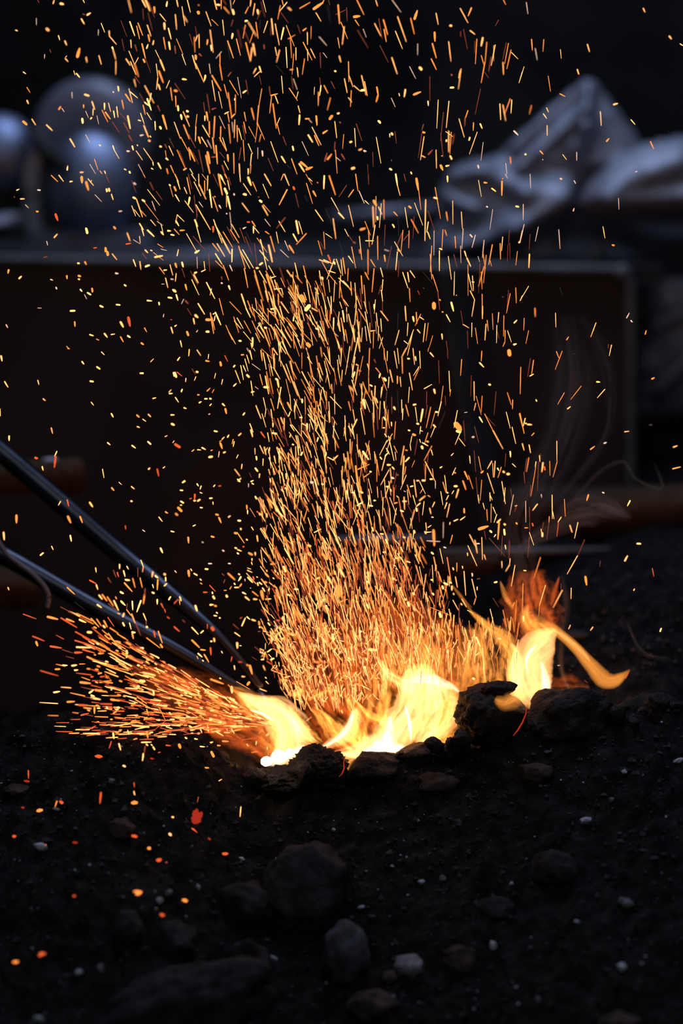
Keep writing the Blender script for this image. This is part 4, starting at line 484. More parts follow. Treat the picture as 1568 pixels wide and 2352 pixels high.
740 6269 827 6278 71 o;918 6269 1020 6254 41 o;964 6193 1020 6249 31 R;837 6295 934 6320 33 R;495 6361 546 6353 61 y;821 6366 857 6341 61 y;1209 6198 1235 6193 66 o;1288 6254 1327 6259 71 y;1423 6091 1439 6106 41 y;1434 6137 1459 6188 41 y;1398 6223 1541 6290 36 o;1423 6290 1520 6356 36 o
1270 6310 1311 6346 36 o;1122 6331 1189 6366 33 R;1148 6326 1311 6361 33 R;1056 6361 1133 6363 36 R;1408 6346 1413 6382 56 y;1347 6356 1393 6359 36 R;1429 6081 1531 6137 26 r;1490 6188 1600 6269 31 R;1556 6259 1600 6310 36 o;1459 6106 1600 6178 31 R;1020 6336 1027 6339 41 p;837 6387 867 6397 56 y
1184 6147 1255 6218 20 r;1773 4833 1796 4822 38 y;1728 4938 1731 4986 61 o;1942 4928 1967 4935 61 o;1857 4980 1867 4986 36 p;2044 5055 2057 5063 41 p;1916 5178 1942 5178 41 p;2098 5176 2115 5178 41 p;1886 5227 1908 5229 56 y;1605 5244 1620 5261 26 y;1731 5244 1737 5295 66 o;1751 5227 1763 5245 36 y
1782 5269 1809 5285 46 y;1837 5320 1850 5331 41 y;1840 5356 1855 5366 36 o;1924 5377 1978 5433 36 R;1870 5441 1904 5441 46 R;1949 5441 1952 5453 46 y;1957 5479 1969 5499 61 y;2080 5471 2085 5482 66 y;1929 5557 1957 5555 51 y;1972 5565 1988 5570 51 o;1988 5627 1998 5635 41 y;1967 5655 1990 5659 41 y
2016 5676 2024 5680 51 y;1794 5565 1809 5611 61 y;1651 5484 1663 5519 51 y;1646 5514 1653 5555 31 o;1600 5545 1636 5504 36 R;1904 5734 1904 5774 31 R;1947 5769 1957 5785 97 R;1761 5764 1819 5826 41 y;1845 5815 1867 5795 41 y;1677 5698 1700 5718 31 r;1600 5759 1646 5800 46 R;1937 5892 1947 5892 51 y
1965 5866 1969 5892 41 y;1763 5882 1830 5948 51 o;1845 5968 1886 5973 51 o;1932 5953 1937 6014 56 R;2034 5984 2044 6002 36 y;1819 6004 1855 6035 51 y;1809 6030 1819 6055 31 o;1860 6067 1867 6073 41 y;1876 6014 1916 6081 46 o;2156 5812 2204 5846 36 y;2177 5907 2180 5953 56 y;2202 5931 2217 5933 31 y
2129 6035 2122 6076 36 R;2192 6081 2222 6084 36 R;2151 6116 2156 6152 36 y;2294 6116 2314 6188 71 o;2268 6108 2284 6116 41 o;2273 6290 2289 6269 77 o;2222 5749 2253 5678 41 y;2268 5667 2294 5690 41 y;2314 5693 2345 5703 41 y;2378 5713 2381 5739 51 o;2382 5759 2386 5769 41 y;2370 5802 2391 5800 36 r
2141 5734 2192 5780 26 r;2207 5680 2222 5672 31 R;2156 4897 2171 4900 66 o;2177 4892 2243 4989 36 o;2210 4856 2214 4866 46 y;2309 4841 2327 4871 31 y;2263 4955 2271 4961 46 y;2159 5033 2171 5037 46 y;2182 5050 2217 5063 36 y;2233 5024 2241 5022 51 R;2180 5081 2190 5088 51 y;2286 5081 2314 5096 61 o
2343 5076 2345 5101 36 y;2360 4922 2367 4973 36 y;2314 5132 2314 5152 36 y;2309 5167 2316 5188 36 y;2095 5269 2156 5326 46 o;2192 5274 2202 5280 46 y;2212 5300 2190 5336 56 y;2151 5359 2159 5371 41 y;2156 5397 2192 5397 41 y;2217 5366 2202 5387 41 o;2110 5412 2126 5387 31 o;2059 5424 2080 5424 36 o
2064 5326 2054 5356 36 r;2039 5269 2059 5290 31 r;2248 5320 2251 5339 31 p;2273 5218 2304 5229 23 y;2271 5239 2316 5259 26 y;2263 5267 2350 5363 18 y;2276 5305 2319 5351 46 y;2324 5300 2333 5326 51 R;2357 5300 2367 5305 36 y;2365 5356 2370 5380 41 y;2381 5351 2406 5369 41 y;2228 5443 2258 5458 46 y
2253 5484 2289 5514 41 y;2330 5504 2360 5506 41 y;2319 5435 2370 5476 33 o;2401 5433 2416 5504 82 o;2411 5402 2432 5433 41 y;2442 5504 2447 5509 36 y;2462 5504 2488 5502 36 y;2299 5402 2304 5404 31 p;2472 5407 2467 5428 46 y;2401 5320 2457 5397 23 y;2391 5203 2437 5269 20 y;2401 5030 2472 5127 23 y
2421 5127 2449 5167 15 p;2447 5239 2452 5249 51 o;2437 5269 2467 5300 61 o;2432 5346 2447 5351 56 o;2523 5239 2534 5259 36 y;2549 5264 2554 5280 41 y;2508 5310 2518 5318 41 y;2488 5183 2523 5180 46 o;2462 5696 2467 5700 41 y;2462 5723 2478 5744 46 y;2518 5749 2557 5751 20 p;2411 5576 2478 5647 23 y
2488 5647 2518 5683 23 y;2544 5698 2564 5703 51 R;2610 5637 2610 5652 31 y;2595 5667 2598 5688 31 y;2605 5739 2615 5708 41 y;2523 5795 2544 5785 41 o;2539 5826 2590 5805 18 y;2467 5866 2488 5892 31 o;2534 5856 2549 5892 51 o;2549 5922 2557 5938 51 o;2585 5866 2595 5871 51 y;2457 5989 2493 5963 46 y
2401 6060 2421 6057 46 y;2488 6060 2513 6050 56 y;2340 5943 2488 6076 23 r;2314 6035 2360 6065 15 r;2452 6076 2498 6106 36 R;2416 6116 2435 6157 26 y;2620 6223 2661 6213 41 y;2437 6223 2447 6234 36 y;2442 6259 2467 6285 26 y;2472 5351 2529 5397 20 y;2396 4851 2518 5045 23 y;2605 5208 2620 5249 71 y
2707 5412 2733 5414 56 y;2641 5463 2666 5473 46 y;2835 5081 2850 5101 71 y;2830 5009 2850 5019 56 y;2967 5091 3003 5142 66 o;3008 5300 3039 5351 71 y;3120 5229 3161 5300 51 y;2911 5315 2937 5305 51 y;2932 5576 2972 5504 66 y;3100 5402 3105 5473 153 o;3110 5535 3192 5504 36 o;2743 5627 2779 5708 66 o
3054 5831 3059 5871 77 y;2886 4892 2947 4861 31 y;3029 4831 3120 5014 26 y;2957 5096 2978 5106 51 o;2896 6081 2927 6086 56 o;2753 6055 2824 6106 26 y;2651 5820 2702 5841 36 y;3416 4846 3427 4880 46 y;3496 4904 3521 4907 46 y;3542 4958 3557 4994 56 y;3521 5073 3542 5073 51 y;3678 5030 3700 5070 41 y
3705 4933 3720 4941 46 y;3802 4877 3806 4894 56 y;3904 4887 3912 4902 51 y;3914 4890 3960 4887 31 y;3930 4846 3960 4826 26 y;3981 4873 3988 5009 71 o;3919 4968 4042 4976 23 p;4078 5027 4096 5033 46 p;3963 5076 3981 5091 56 y;4072 4800 4069 4943 18 p;4154 4917 4134 4994 31 o;4134 4800 4129 4820 26 y
4039 5040 4069 5178 20 y;4106 5121 4144 5356 23 o;4399 4861 4476 4836 92 o;4501 4877 4516 4892 61 y;4583 4800 4572 4953 46 o;4552 4912 4537 4933 36 y;4629 4866 4634 4912 61 y;4631 4815 4639 4820 51 y;4741 4805 4749 4815 51 o;4312 4912 4363 5014 20 y;4297 5014 4379 5198 23 y;4361 4963 4382 5081 26 y
4424 4938 4430 5142 20 y;4379 4994 4404 4994 41 p;4292 5081 4294 5106 31 y;4445 5096 4460 5142 20 y;4447 4877 4461 4953 18 r;4491 4943 4639 5111 20 r;4613 4922 4603 5101 20 r;4639 5009 4645 5045 36 y;4678 4968 4674 5137 20 r;4685 5132 4680 5183 20 y;4680 5188 4644 5249 20 y;4608 5157 4610 5218 20 y
4729 5193 4695 5387 20 y;4542 5351 4562 5346 56 y;4382 5392 4382 5422 31 y;4335 5269 4338 5295 46 p;4382 5320 4409 5315 31 r;4195 5172 4195 5249 31 o;4159 5218 4164 5234 41 y;4246 5203 4249 5223 36 y;4261 5249 4277 5468 23 y;4182 5300 4200 5397 23 y;4333 5320 4373 5489 23 y;4368 5499 4351 5555 28 o
4129 5300 4127 5387 23 y;4149 5387 4149 5422 46 y;4078 5356 4108 5371 61 y;4134 5351 4144 5356 51 y;4062 5387 4069 5407 61 y;4088 5417 4098 5428 46 o;4032 5300 4037 5331 56 R;3960 5326 3973 5329 46 y;3973 5453 3981 5463 61 y;3924 5494 3930 5519 56 o;4042 5407 4052 5443 20 y;4164 5453 4169 5463 36 y
4159 5514 4210 5606 20 y;4241 5504 4282 5576 23 y;4292 5606 4343 5635 20 y;4220 5463 4333 5581 23 r;4233 5545 4243 5557 31 y;4037 5540 4045 5581 36 o;4037 5632 4049 5667 77 y;3955 5581 4129 5652 18 o;4123 5596 4144 5698 23 y;4129 5698 4118 5826 46 o;4169 5652 4159 5769 23 y;4205 5774 4205 5851 28 o
4273 5785 4297 5882 26 y;4302 5882 4333 6014 23 y;4164 5902 4167 5917 31 y;4307 5790 4314 5820 36 R;4338 5856 4341 5892 36 y;4373 5856 4409 5938 51 y;4363 5810 4266 6065 20 y;4373 6019 4402 5994 36 y;4501 5596 4537 5749 23 y;4424 5678 4440 5780 20 y;4618 5606 4654 5759 20 o;4527 5494 4578 5576 15 r
4011 5810 4016 5831 46 y;3853 5769 3884 5795 46 y;3746 5535 3756 5565 77 y;3802 5586 3810 5606 51 y;3715 5504 3729 5509 51 y;3792 5448 3802 5463 51 y;3843 5096 3858 5152 61 o;3812 5096 3848 5178 23 y;3736 5157 3766 5167 41 y;3639 5127 3654 5132 46 y;3639 5223 3644 5229 51 y;3613 5193 3629 5200 36 y
3603 5310 3639 5331 46 y;3373 5341 3384 5356 46 y;3368 5555 3384 5586 61 y;3547 5866 3578 5917 66 y;3572 5800 3588 5826 51 y;3389 5968 3455 5973 87 y;3302 5800 3317 5805 56 y;3445 5387 3467 5417 36 y;3476 5433 3506 5371 20 y;3430 5780 3583 5693 20 o;3363 5917 3435 5841 20 y;3210 4851 3271 5014 26 o
3618 4953 3690 5030 20 y;3649 5086 3741 5218 23 y;3685 6014 3700 6035 51 o;3287 6285 3302 6300 71 o;3348 6127 3363 6137 66 y;3353 6050 3368 6065 56 y;3710 6096 3771 6055 20 y;4149 5922 4067 5973 23 o;4062 5780 4098 5831 23 y;3940 5810 3950 5871 20 y;3976 5647 3955 5769 20 r;4174 6127 4185 6096 46 o
4578 5866 4598 5873 51 y;4343 6234 4358 6239 71 y;4440 6116 4457 6259 20 y;4338 6086 4358 6178 36 o;4430 5953 4447 6147 23 y;4277 6065 4307 6167 18 o;4200 5943 4266 6065 18 y;4470 5780 4435 5861 18 y;4608 6045 4647 6147 18 o;4820 4849 4848 4849 36 o;4888 4810 4894 4831 46 R;4980 4897 4980 4928 51 y
4968 4861 4974 4897 20 y;4990 4800 4980 4871 18 r;5041 4800 5021 4958 18 r;5129 4800 5113 4928 23 R;5233 4826 5254 4890 26 y;5307 4800 5276 4945 23 y;5368 4958 5305 5106 18 r;5303 5106 5208 5274 23 y;4864 4800 4866 4887 18 r;4861 4892 4902 5009 20 y;4861 4933 4845 5121 18 r;4810 5241 4830 5243 36 y
4963 5121 4902 5315 20 o;4902 5315 4881 5433 18 r;4803 5361 4796 5627 20 o;5009 5377 4953 5565 20 y;4953 5570 4948 5657 15 o;5164 5422 5080 5581 20 y;5152 5361 5152 5433 18 r;5245 5402 5243 5502 20 y;5376 5300 5386 5371 66 o;5238 5744 5221 5780 20 y;5445 5761 5422 5792 26 y;5851 4994 5881 4996 51 y
5738 5152 5762 5108 43 y;5990 5223 6004 5295 28 R;5820 5424 5827 5410 36 y;6062 5800 6072 5774 46 y;5514 5152 5507 5206 13 r;4805 5662 4807 5708 46 y;4810 5657 4876 5621 18 o;5121 6114 5143 6112 20 p;5366 6249 5396 6274 15 r;5745 6229 5776 6167 26 R;4708 5570 4725 5535 31 o;4743 5514 4723 5800 15 o
620 6449 682 6445 56 o;727 6478 801 6480 66 R;745 6571 811 6555 51 R;867 6502 867 6553 61 o;837 6410 918 6426 56 y;842 6451 913 6459 31 R;980 6497 988 6512 61 y;1020 6426 1051 6431 66 o;1061 6431 1117 6436 46 o;1046 6497 1128 6507 41 o;1041 6553 1071 6535 46 o;832 6694 878 6670 46 R
1039 6737 1046 6783 56 y;1022 6813 1002 6874 36 R;1092 6834 1107 6888 46 y;1173 6711 1184 6747 36 y;1347 6721 1357 6778 56 o;1301 6820 1386 6818 41 y;1345 6839 1357 6849 46 y;1388 6839 1398 6849 36 y;1406 6864 1420 6885 46 y;1332 6859 1324 6915 46 r;1316 6926 1308 6987 46 y;1240 6426 1398 6517 41 o
1260 6400 1347 6466 36 o;1209 6480 1265 6478 61 o;1347 6517 1362 6573 41 o;1444 6477 1461 6461 46 y;1459 6497 1520 6619 26 o;1526 6616 1600 6614 28 o;1518 6624 1413 6711 23 R;1337 6630 1490 6676 28 R;1526 6676 1580 6694 38 y;1469 6686 1582 6716 23 R;1561 6706 1582 6716 51 R;1556 6551 1571 6561 61 y
1204 6635 1245 6614 46 o;1245 6630 1311 6650 46 o;1327 6604 1352 6589 46 o;1378 6558 1459 6573 41 R;1296 6405 1449 6446 23 R;1459 6492 1600 6512 23 r;1526 6847 1566 6851 41 R;1454 6915 1474 6910 31 R;260 7079 262 7150 38 R;1230 7191 1235 7232 31 R;1230 7272 1237 7303 36 y;927 7283 918 7378 51 R
522 7361 505 7412 38 o;1133 7035 1151 7043 61 y;1265 6487 1327 6522 23 r;2212 7414 2204 7501 36 y;2010 7174 2037 7159 26 y;1822 7322 1812 7371 20 R;2727 7159 2729 7220 20 R;2898 6930 2898 6976 33 y;1646 6843 1656 6873 82 o;1942 6909 1962 6950 77 o;1886 7052 1916 7055 46 o;1998 6848 2023 6850 46 o
2044 6809 2095 6812 46 o;1840 6858 1878 6861 41 y;1921 6828 1952 6817 46 y;1789 6787 1814 6792 46 y;1702 6777 1714 6784 51 y;1641 6470 1656 6486 56 o;1753 6705 1789 6700 61 y;1636 6700 1743 6741 23 R;1738 6669 1758 6680 46 y;1651 6613 1707 6629 23 y;1605 6583 1661 6576 51 o;1906 6664 1916 6726 36 y
1983 6720 2049 6759 36 y;2126 6700 2151 6736 36 y;2080 6690 2090 6720 31 y;2059 6729 2110 6731 26 y;1840 6700 1855 6731 31 y;1865 6695 1916 6710 31 y;2074 6756 2131 6771 31 R;2049 6399 2156 6427 36 y;2136 6518 2263 6552 31 o;2161 6504 2233 6506 23 o;1978 6501 2039 6567 20 R;2013 6572 2131 6623 23 o
1712 6527 1840 6598 23 o;1937 6529 1972 6524 46 y;1927 6613 1947 6610 46 y;1840 6501 1855 6506 56 y;1738 6501 1782 6516 46 y;1661 6384 1680 6390 41 y;2126 6312 2131 6363 66 y;2095 6292 2161 6363 26 o;1937 6241 2049 6282 56 o;1600 6220 1631 6261 36 y;1651 6251 1814 6292 26 o;1692 6333 1794 6394 31 o
1794 6333 1835 6353 41 y;1819 6353 1824 6384 36 y;1881 6333 1891 6363 31 y;2386 6328 2447 6351 28 y;2171 6261 2294 6333 23 o;2018 6231 2029 6236 41 y;2222 6215 2248 6217 36 y;1600 6384 1692 6419 36 o;1702 6440 1845 6496 31 o;1896 6445 2029 6465 26 o;1753 6476 1865 6496 23 R;1620 6292 1743 6322 23 R
2355 6812 2350 6843 31 y;2268 6838 2279 6853 31 y;2309 6914 2370 6904 20 o;2452 6863 2455 6889 28 y;2376 6736 2416 6705 23 o;2447 6756 2467 6741 36 y;2355 6700 2488 6812 20 R;2222 6797 2355 6782 23 R;2171 6761 2212 6792 20 R;2896 6465 2916 6516 28 y;2722 6424 2784 6450 23 y;3136 6527 3146 6552 36 y
2233 6649 2273 6654 26 R;2702 6389 2773 6343 128 o;2835 6419 3029 6333 36 o;2814 6623 2860 6588 23 o;2824 6700 2860 6702 20 o'''
rs = random.Random(11)
def spark_geo(x0, y0, x1, y1, wd, Y, dy, V, Fc, seg=6, taper=0.55):
    a = P(x0, y0, Y - dy); b = P(x1, y1, Y + dy); r = max(wd, 1.15) * 0.5 * mpp(Y)
    t = b - a; L = t.length
    t = t.normalized() if L > 1e-7 else Vector((1, 0, 0))
    u = t.cross(Vector((0, 1, 0.1))).normalized(); v = t.cross(u)
    rings = [(-r * .75, .45), (0, .95), (L * .5, 1.0), (L, taper if L > 5 * r else .95), (L + r * .75, .4 * (taper if L > 5 * r else 1))]
    base = len(V)
    for d, k in rings:
        for j in range(seg):
            th = j * 2 * math.pi / seg
            V.append(a + t * d + u * (math.cos(th) * r * k) + v * (math.sin(th) * r * k))
    n0 = len(Fc)
    for i in range(len(rings) - 1):
        for j in range(seg):
            j2 = (j + 1) % seg
            Fc.append((base + i * seg + j, base + i * seg + j2, base + (i + 1) * seg + j2, base + (i + 1) * seg + j))
    Fc.append(tuple(base + j for j in range(seg))[::-1]); Fc.append(tuple(base + (len(rings) - 1) * seg + j for j in range(seg)))
    return len(Fc) - n0
items = []
for e in SPARKS.replace('\n', ';').split(';'):
    if not e: continue
    a = e.split(); x0, y0, x1, y1, wd = [float(q) for q in a[:5]]
    items.append((x0 / 4, y0 / 4, x1 / 4, y1 / 4, wd / 10, a[5]))
real = len(items)
# fill of the crowded column and of the leftward spray
def fill(n, box_, ang, lens, widths, cols, keep=lambda x, y: True):
    k = 0
    while k < n:
        x = rs.uniform(box_[0], box_[2]); y = rs.uniform(box_[1], box_[3])
        if not keep(x, y): continue
        th = ang(x, y); L = rs.triangular(*lens); dx, dy = math.sin(th) * L / 2, -math.cos(th) * L / 2
        items.append((x + dx, y + dy, x - dx, y - dy, rs.triangular(*widths), rs.choice(cols))); k += 1
def lx(y): return interp([(600, 560), (750, 560), (900, 605), (1100, 600), (1200, 570), (1350, 605), (1480, 600), (1600, 640)], y)
def rx_(y): return interp([(600, 800), (800, 900), (1000, 930), (1150, 950), (1250, 1010), (1400, 1060), (1520, 1080), (1600, 900)], y)
def colang(x, y):
    m = interp([(560, -0.42), (700, -0.30), (850, -0.20), (1000, -0.10), (1150, 0.0)], x) if y > 1150 else interp([(560, -0.40), (700, -0.24), (850, -0.08), (1000, 0.12)], x)
    return rs.gauss(m, 0.20)
def soft(x, y):
    a, b = lx(y), rx_(y)
    if x < a or x > b: return False
    e = min((x - a) / 60, (b - x) / 120, 1)
    return rs.random() < e
fill(430, (540, 640, 960, 1200), colang, (16, 60, 28), (1.5, 2.6, 1.7), 'yyyoor', soft)
fill(1550, (560, 1040, 1090, 1620), colang, (9, 60, 24), (1.3, 2.7, 1.6), 'yyyyooooRr', lambda x, y: soft(x, y) and rs.random() < 0.15 + (y - 1040) / 420)
fill(650, (560, 1250, 1100, 1600), colang, (12, 60, 30), (1.3, 2.2, 1.6), 'rrRo', soft)
fill(300, (600, 1440, 870, 1610), lambda x, y: rs.uniform(-1.4, 0.9), (6, 20, 10), (1.4, 3.2, 2.0), 'yyyyo', lambda x, y: x > 600 + max(0, (y - 1500)) * .6)
fill(300, (850, 1430, 1190, 1580), lambda x, y: rs.gauss(0.02, .13), (16, 60, 30), (1.3, 2.2, 1.6), 'oooryr', lambda x, y: y < 1560 - abs(x - 1000) * .05)
fill(110, (280, -190, 1180, -25), lambda x, y: rs.gauss(-.15, .25), (14, 50, 26), (2, 4, 2.4), 'yyoor')
def sprayang(x, y):
    a = math.atan2(1668 - y, 640 - x); return a + math.pi / 2 + rs.gauss(0, .10)
def sprayk(x, y):
    d = math.hypot(640 - x, 1668 - y); a = math.atan2(1668 - y, 640 - x)
    return -0.10 < a < 0.52 and rs.random() < max(0.04, 1 - d / 520)
fill(520, (110, 1400, 620, 1700), sprayang, (12, 44, 24), (2.0, 4.6, 2.8), 'oooyyRRRr', sprayk)
fill(110, (180, 1400, 620, 1700), sprayang, (3, 9, 5), (3.5, 6.5, 5), 'yoo', sprayk)

LM = [((70, 170, 340, 590), 'in front of the rounded grey machine'), ((0, 170, 70, 590), 'by the far left round vessel'), ((960, 330, 1320, 615), 'in front of the crumpled sheet'), ((1170, 170, 1480, 330), 'by the peak of the crumpled sheet'),
      ((1320, 330, 1568, 520), 'over the draped sheet at right'), ((0, 0, 1568, 170), 'near the top edge'), ((340, 170, 960, 590), 'against the black gap between machine and sheet'),
      ((1000, 615, 1160, 1150), 'over the dark leaning post'), ((0, 600, 560, 1300), 'before the left half of the dark panel'), ((1160, 600, 1450, 1150), 'before the right end of the dark panel'),
      ((560, 590, 1000, 1100), 'in the rising column'), ((0, 1300, 640, 1720), 'in the spray left of the fire'), ((560, 1100, 1130, 1640), 'low in the dense column over the flames'), ((1100, 1100, 1568, 1720), 'around the right flame'), ((0, 1720, 1568, 2352), 'over the dark heap')]
CN = {'y': 'bright yellow-orange', 'o': 'orange', 'r': 'dim reddish', 'R': 'red', 'p': 'pale', 'd': 'spent grey'}
def area(i): x0, y0, x1, y1, wd, c = i; return (math.hypot(x1 - x0, y1 - y0) + wd) * wd * {'d': .2, 'r': .5}.get(c, 1)
order = sorted(range(len(items)), key=lambda k: -area(items[k]))
top = set(order[:300])
V = []; Fc = []; mi = []; keys = 'yorRpd'
ycent = {}
for k, it in enumerate(items):
    x0, y0, x1, y1, wd, c = it; wd = wd * (0.70 if wd < 4 else 0.80)
    Y = rs.gauss(0.0, 0.032) if y0 < 1450 else rs.gauss(-0.005, 0.024)
    if max(y0, y1) > 1560:
        gh = ground_hit((x0 + x1) / 2, max(y0, y1) + 4)
        if gh.y - 0.012 < Y: Y = gh.y - 0.012
    g = 0
    if k in top:
        cx, cy = (x0 + x1) / 2, (y0 + y1) / 2; L = math.hypot(x1 - x0, y1 - y0)
        o_ = P(cx, cy, Y); vv = []; ff = []
        spark_geo(x0, y0, x1, y1, wd, Y, rs.uniform(-.004, .004), vv, ff, seg=8)
        o = mesh_obj('spark', [q - o_ for q in vv], ff, SP[c]); o.location = o_
        if L < wd * 1.2: sh = 'round spark'
        else:
            th = math.degrees(math.atan2(x1 - x0, abs(y1 - y0) + 1e-6)) * (1 if y1 > y0 else -1)
            ln = 'long' if L > 26 else 'short'
            tilt = 'upright' if abs(th) < 8 else ('level' if abs(th) > 70 else ('leaning left' if th > 0 else 'leaning right'))
            sh = f'{ln} {tilt} spark' if 'lean' not in tilt else f'{ln} spark {tilt}'
        where = 'above the fire'
        for (a0, b0, a1, b1), nm in LM:
            if a0 <= cx < a1 and b0 <= cy < b1: where = nm; break
        wl = uniq(f'{CN[c]} {sh} {where}, at {{}}% across, {{}}% down', cx, cy)
        if len(re.findall(r"[A-Za-z0-9][A-Za-z0-9'-]*", wl)) > 15:
            wl = uniq(f'{CN[c]} {sh}, at {{}}% across, {{}}% down the photo', cx, cy)
        tag(o, wl, 'spark', 'sparks flying up from the fire')
    else:
        nf = spark_geo(x0, y0, x1, y1, wd, Y, rs.uniform(-.004, .004), V, Fc, seg=5)
        mi += [keys.index(c)] * nf
so = mesh_obj('spark_shower', V, Fc, None, mats=[SP[k] for k in keys], mi=mi)
tag(so, 'countless fine orange sparks rising in a column and spraying left from the fire', 'sparks', kind='stuff')

# ---------------------------------------------------------------- flames
def flame_sheet(name, pts, kind, I, Y, parent, seed=0, n=12, nu=26, pw=1.5, stri=0.35, lean=0.0, endpow=0.7, curl=0.012, m=None, E=None, ragged=0.16):
    """a tongue of burning gas: spine through pixels (px, py, half width px), lens-like section with real thickness"""
    sp = catmull(pts, n); N = len(sp); s = mpp(Y); V = []; idx = {}
    E = E or FLE[kind]; T0 = I / E
    for i, (x, y, w) in enumerate(sp):
        a = sp[max(i - 1, 0)]; b = sp[min(i + 1, N - 1)]
        dx, dy = b[0] - a[0], b[1] - a[1]; l = math.hypot(dx, dy) or 1; nx, ny = -dy / l, dx / l
        f = i / (N - 1)
        env = min(1, (min(f, 1 - f) * 6 + 0.02)) ** endpow
        mid = lean * (f - .5) + curl * math.sin(f * 3.1 + seed)
        for j in range(nu + 1):
            u = -1 + 2 * j / nu
            wob = 1 + (0.14 * noise.noise(Vector((f * 5, seed * 2.3 + (3 if u > 0 else 0), 0.5))) + ragged * noise.fractal(Vector((f * 11, seed * 1.3 + (3 if u > 0 else 0), 2.5)), .7, 2.1, 3)) * abs(u)
            qx, qy = x + nx * w * u * wob, y + ny * w * u * wob
            st = 1 + stri * noise.fractal(Vector((u * 3.0 * max(1, w / 30) + 0.9 * math.sin(f * 4 + seed), f * 2.6, seed * 1.9)), 0.55, 2.2, 4) * 2.2
            T = T0 * env * (1 - u * u) ** pw * max(0.12, st)
            if 0 < j < nu:
                idx[(i, j, 0)] = len(V); V.append(P(qx, qy, Y + mid - T / 2))
                idx[(i, j, 1)] = len(V); V.append(P(qx, qy, Y + mid + T / 2))
            else:
                idx[(i, j, 0)] = idx[(i, j, 1)] = len(V); V.append(P(qx, qy, Y + mid))
    Fc = []
    for i in range(N - 1):
        for j in range(nu):
            for sd in (0, 1):
                q = [idx[(i, j, sd)], idx[(i, j + 1, sd)], idx[(i + 1, j + 1, sd)], idx[(i + 1, j, sd)]]
                q2 = [];
                for v in q:
                    if v not in q2: q2.append(v)
                if len(q2) >= 3: Fc.append(q2 if sd == 0 else q2[::-1])
    for e in (0, N - 1):
        for j in range(nu):
            q = [idx[(e, j, 0)], idx[(e, j + 1, 0)], idx[(e, j + 1, 1)], idx[(e, j, 1)]]
            q2 = []
            for v in q:
                if v not in q2: q2.append(v)
            if len(q2) >= 3: Fc.append(q2 if e else q2[::-1])
    o_ = Vector(parent.location) if parent else Vector((0, 0, 0))
    return mesh_obj(name, [v - o_ for v in V], Fc, m or FL[kind], parent)
def flame(base, label, tongues):
    e = empty('flame', P(base[0], base[1], base[2]))
    for k, t in enumerate(tongues):
        flame_sheet(t[0], t[1], t[2], t[3], base[2] + t[4], e, seed=base[0] * .01 + k * 3.3, **(t[5] if len(t) > 5 else {}))
    return tag(e, label, 'flame')
flame((650, 1750, 0.0), 'cream-yellow flame curling left above the white-hot coals', [
    ('flame_tongue', [(545, 1592, 4), (580, 1612, 20), (622, 1636, 34), (655, 1672, 38), (664, 1716, 38), (648, 1760, 24)], 'hot', 2.3, 0.0, dict(pw=0.8, stri=.25)),
    ('flame_tongue', [(590, 1604, 6), (640, 1618, 22), (672, 1646, 26), (694, 1684, 24), (722, 1708, 8)], 'hot', 1.3, 0.01, dict(pw=1.0, stri=.6)),
    ('flame_tongue', [(528, 1578, 3), (570, 1606, 26), (612, 1646, 46), (645, 1696, 56), (650, 1756, 44)], 'mid', 1.0, 0.02, dict(stri=.8)),
    ('flame_tongue', [(664, 1622, 4), (684, 1656, 16), (708, 1690, 20), (738, 1712, 12)], 'mid', 1.3, -0.01, dict(stri=.7)),
    ('flame_tongue', [(572, 1630, 2), (604, 1640, 4), (630, 1658, 2)], 'core', 1.2, -0.03, dict(nu=8)),
    ('flame_tongue', [(606, 1752, 8), (640, 1744, 18), (676, 1728, 12), (700, 1712, 4)], 'core', 1.3, -0.02, dict(nu=12)),
    ('flame_veil', [(300, 1530, 10), (400, 1580, 46), (500, 1620, 70), (590, 1670, 74), (650, 1740, 40)], 'thin', 0.26, 0.03, dict(stri=1.0, pw=1.1)),  # wide dim volumes put in for the orange glow, partly thin flame
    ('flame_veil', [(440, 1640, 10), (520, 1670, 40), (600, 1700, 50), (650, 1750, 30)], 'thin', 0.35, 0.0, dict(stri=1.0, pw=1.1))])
flame((800, 1725, 0.0), 'low thin flame sweeping right beside the left flame', [
    ('flame_tongue', [(728, 1724, 2), (758, 1707, 6), (786, 1688, 7), (803, 1662, 7), (812, 1628, 3)], 'core', 1.1, -0.01, dict(pw=1.0, nu=12)),
    ('flame_tongue', [(718, 1728, 3), (762, 1706, 14), (796, 1684, 22), (815, 1652, 18), (822, 1622, 5)], 'hot', 1.2, 0.0, dict(stri=.5)),
    ('flame_tongue', [(716, 1624, 4), (745, 1650, 20), (775, 1680, 30), (815, 1715, 26), (850, 1730, 14)], 'mid', 1.3, 0.01, dict(stri=.9)),
    ('flame_tongue', [(792, 1596, 3), (808, 1630, 12), (822, 1672, 26), (838, 1725, 28)], 'mid', 1.4, 0.02, dict(stri=.9)),
    ('flame_tongue', [(760, 1732, 6), (810, 1730, 20), (860, 1714, 34), (912, 1708, 24)], 'hot', 2.1, -0.01, dict(stri=.5)),
    ('flame_tongue', [(706, 1610, 2), (738, 1592, 7), (772, 1578, 3)], 'mid', 0.55, -0.02, dict(nu=10)),
    ('flame_tongue', [(674, 1606, 4), (686, 1590, 12), (688, 1578, 5)], 'mid', 0.6, -0.02, dict(nu=10)),
    ('flame_tongue', [(783, 1790, 4), (796, 1765, 12), (805, 1740, 18)], 'mid', 0.7, -0.02),
    ('flame_veil', [(680, 1550, 20), (750, 1620, 66), (800, 1680, 80), (820, 1740, 50)], 'thin', 0.42, 0.03, dict(stri=1.0, pw=1.0))])
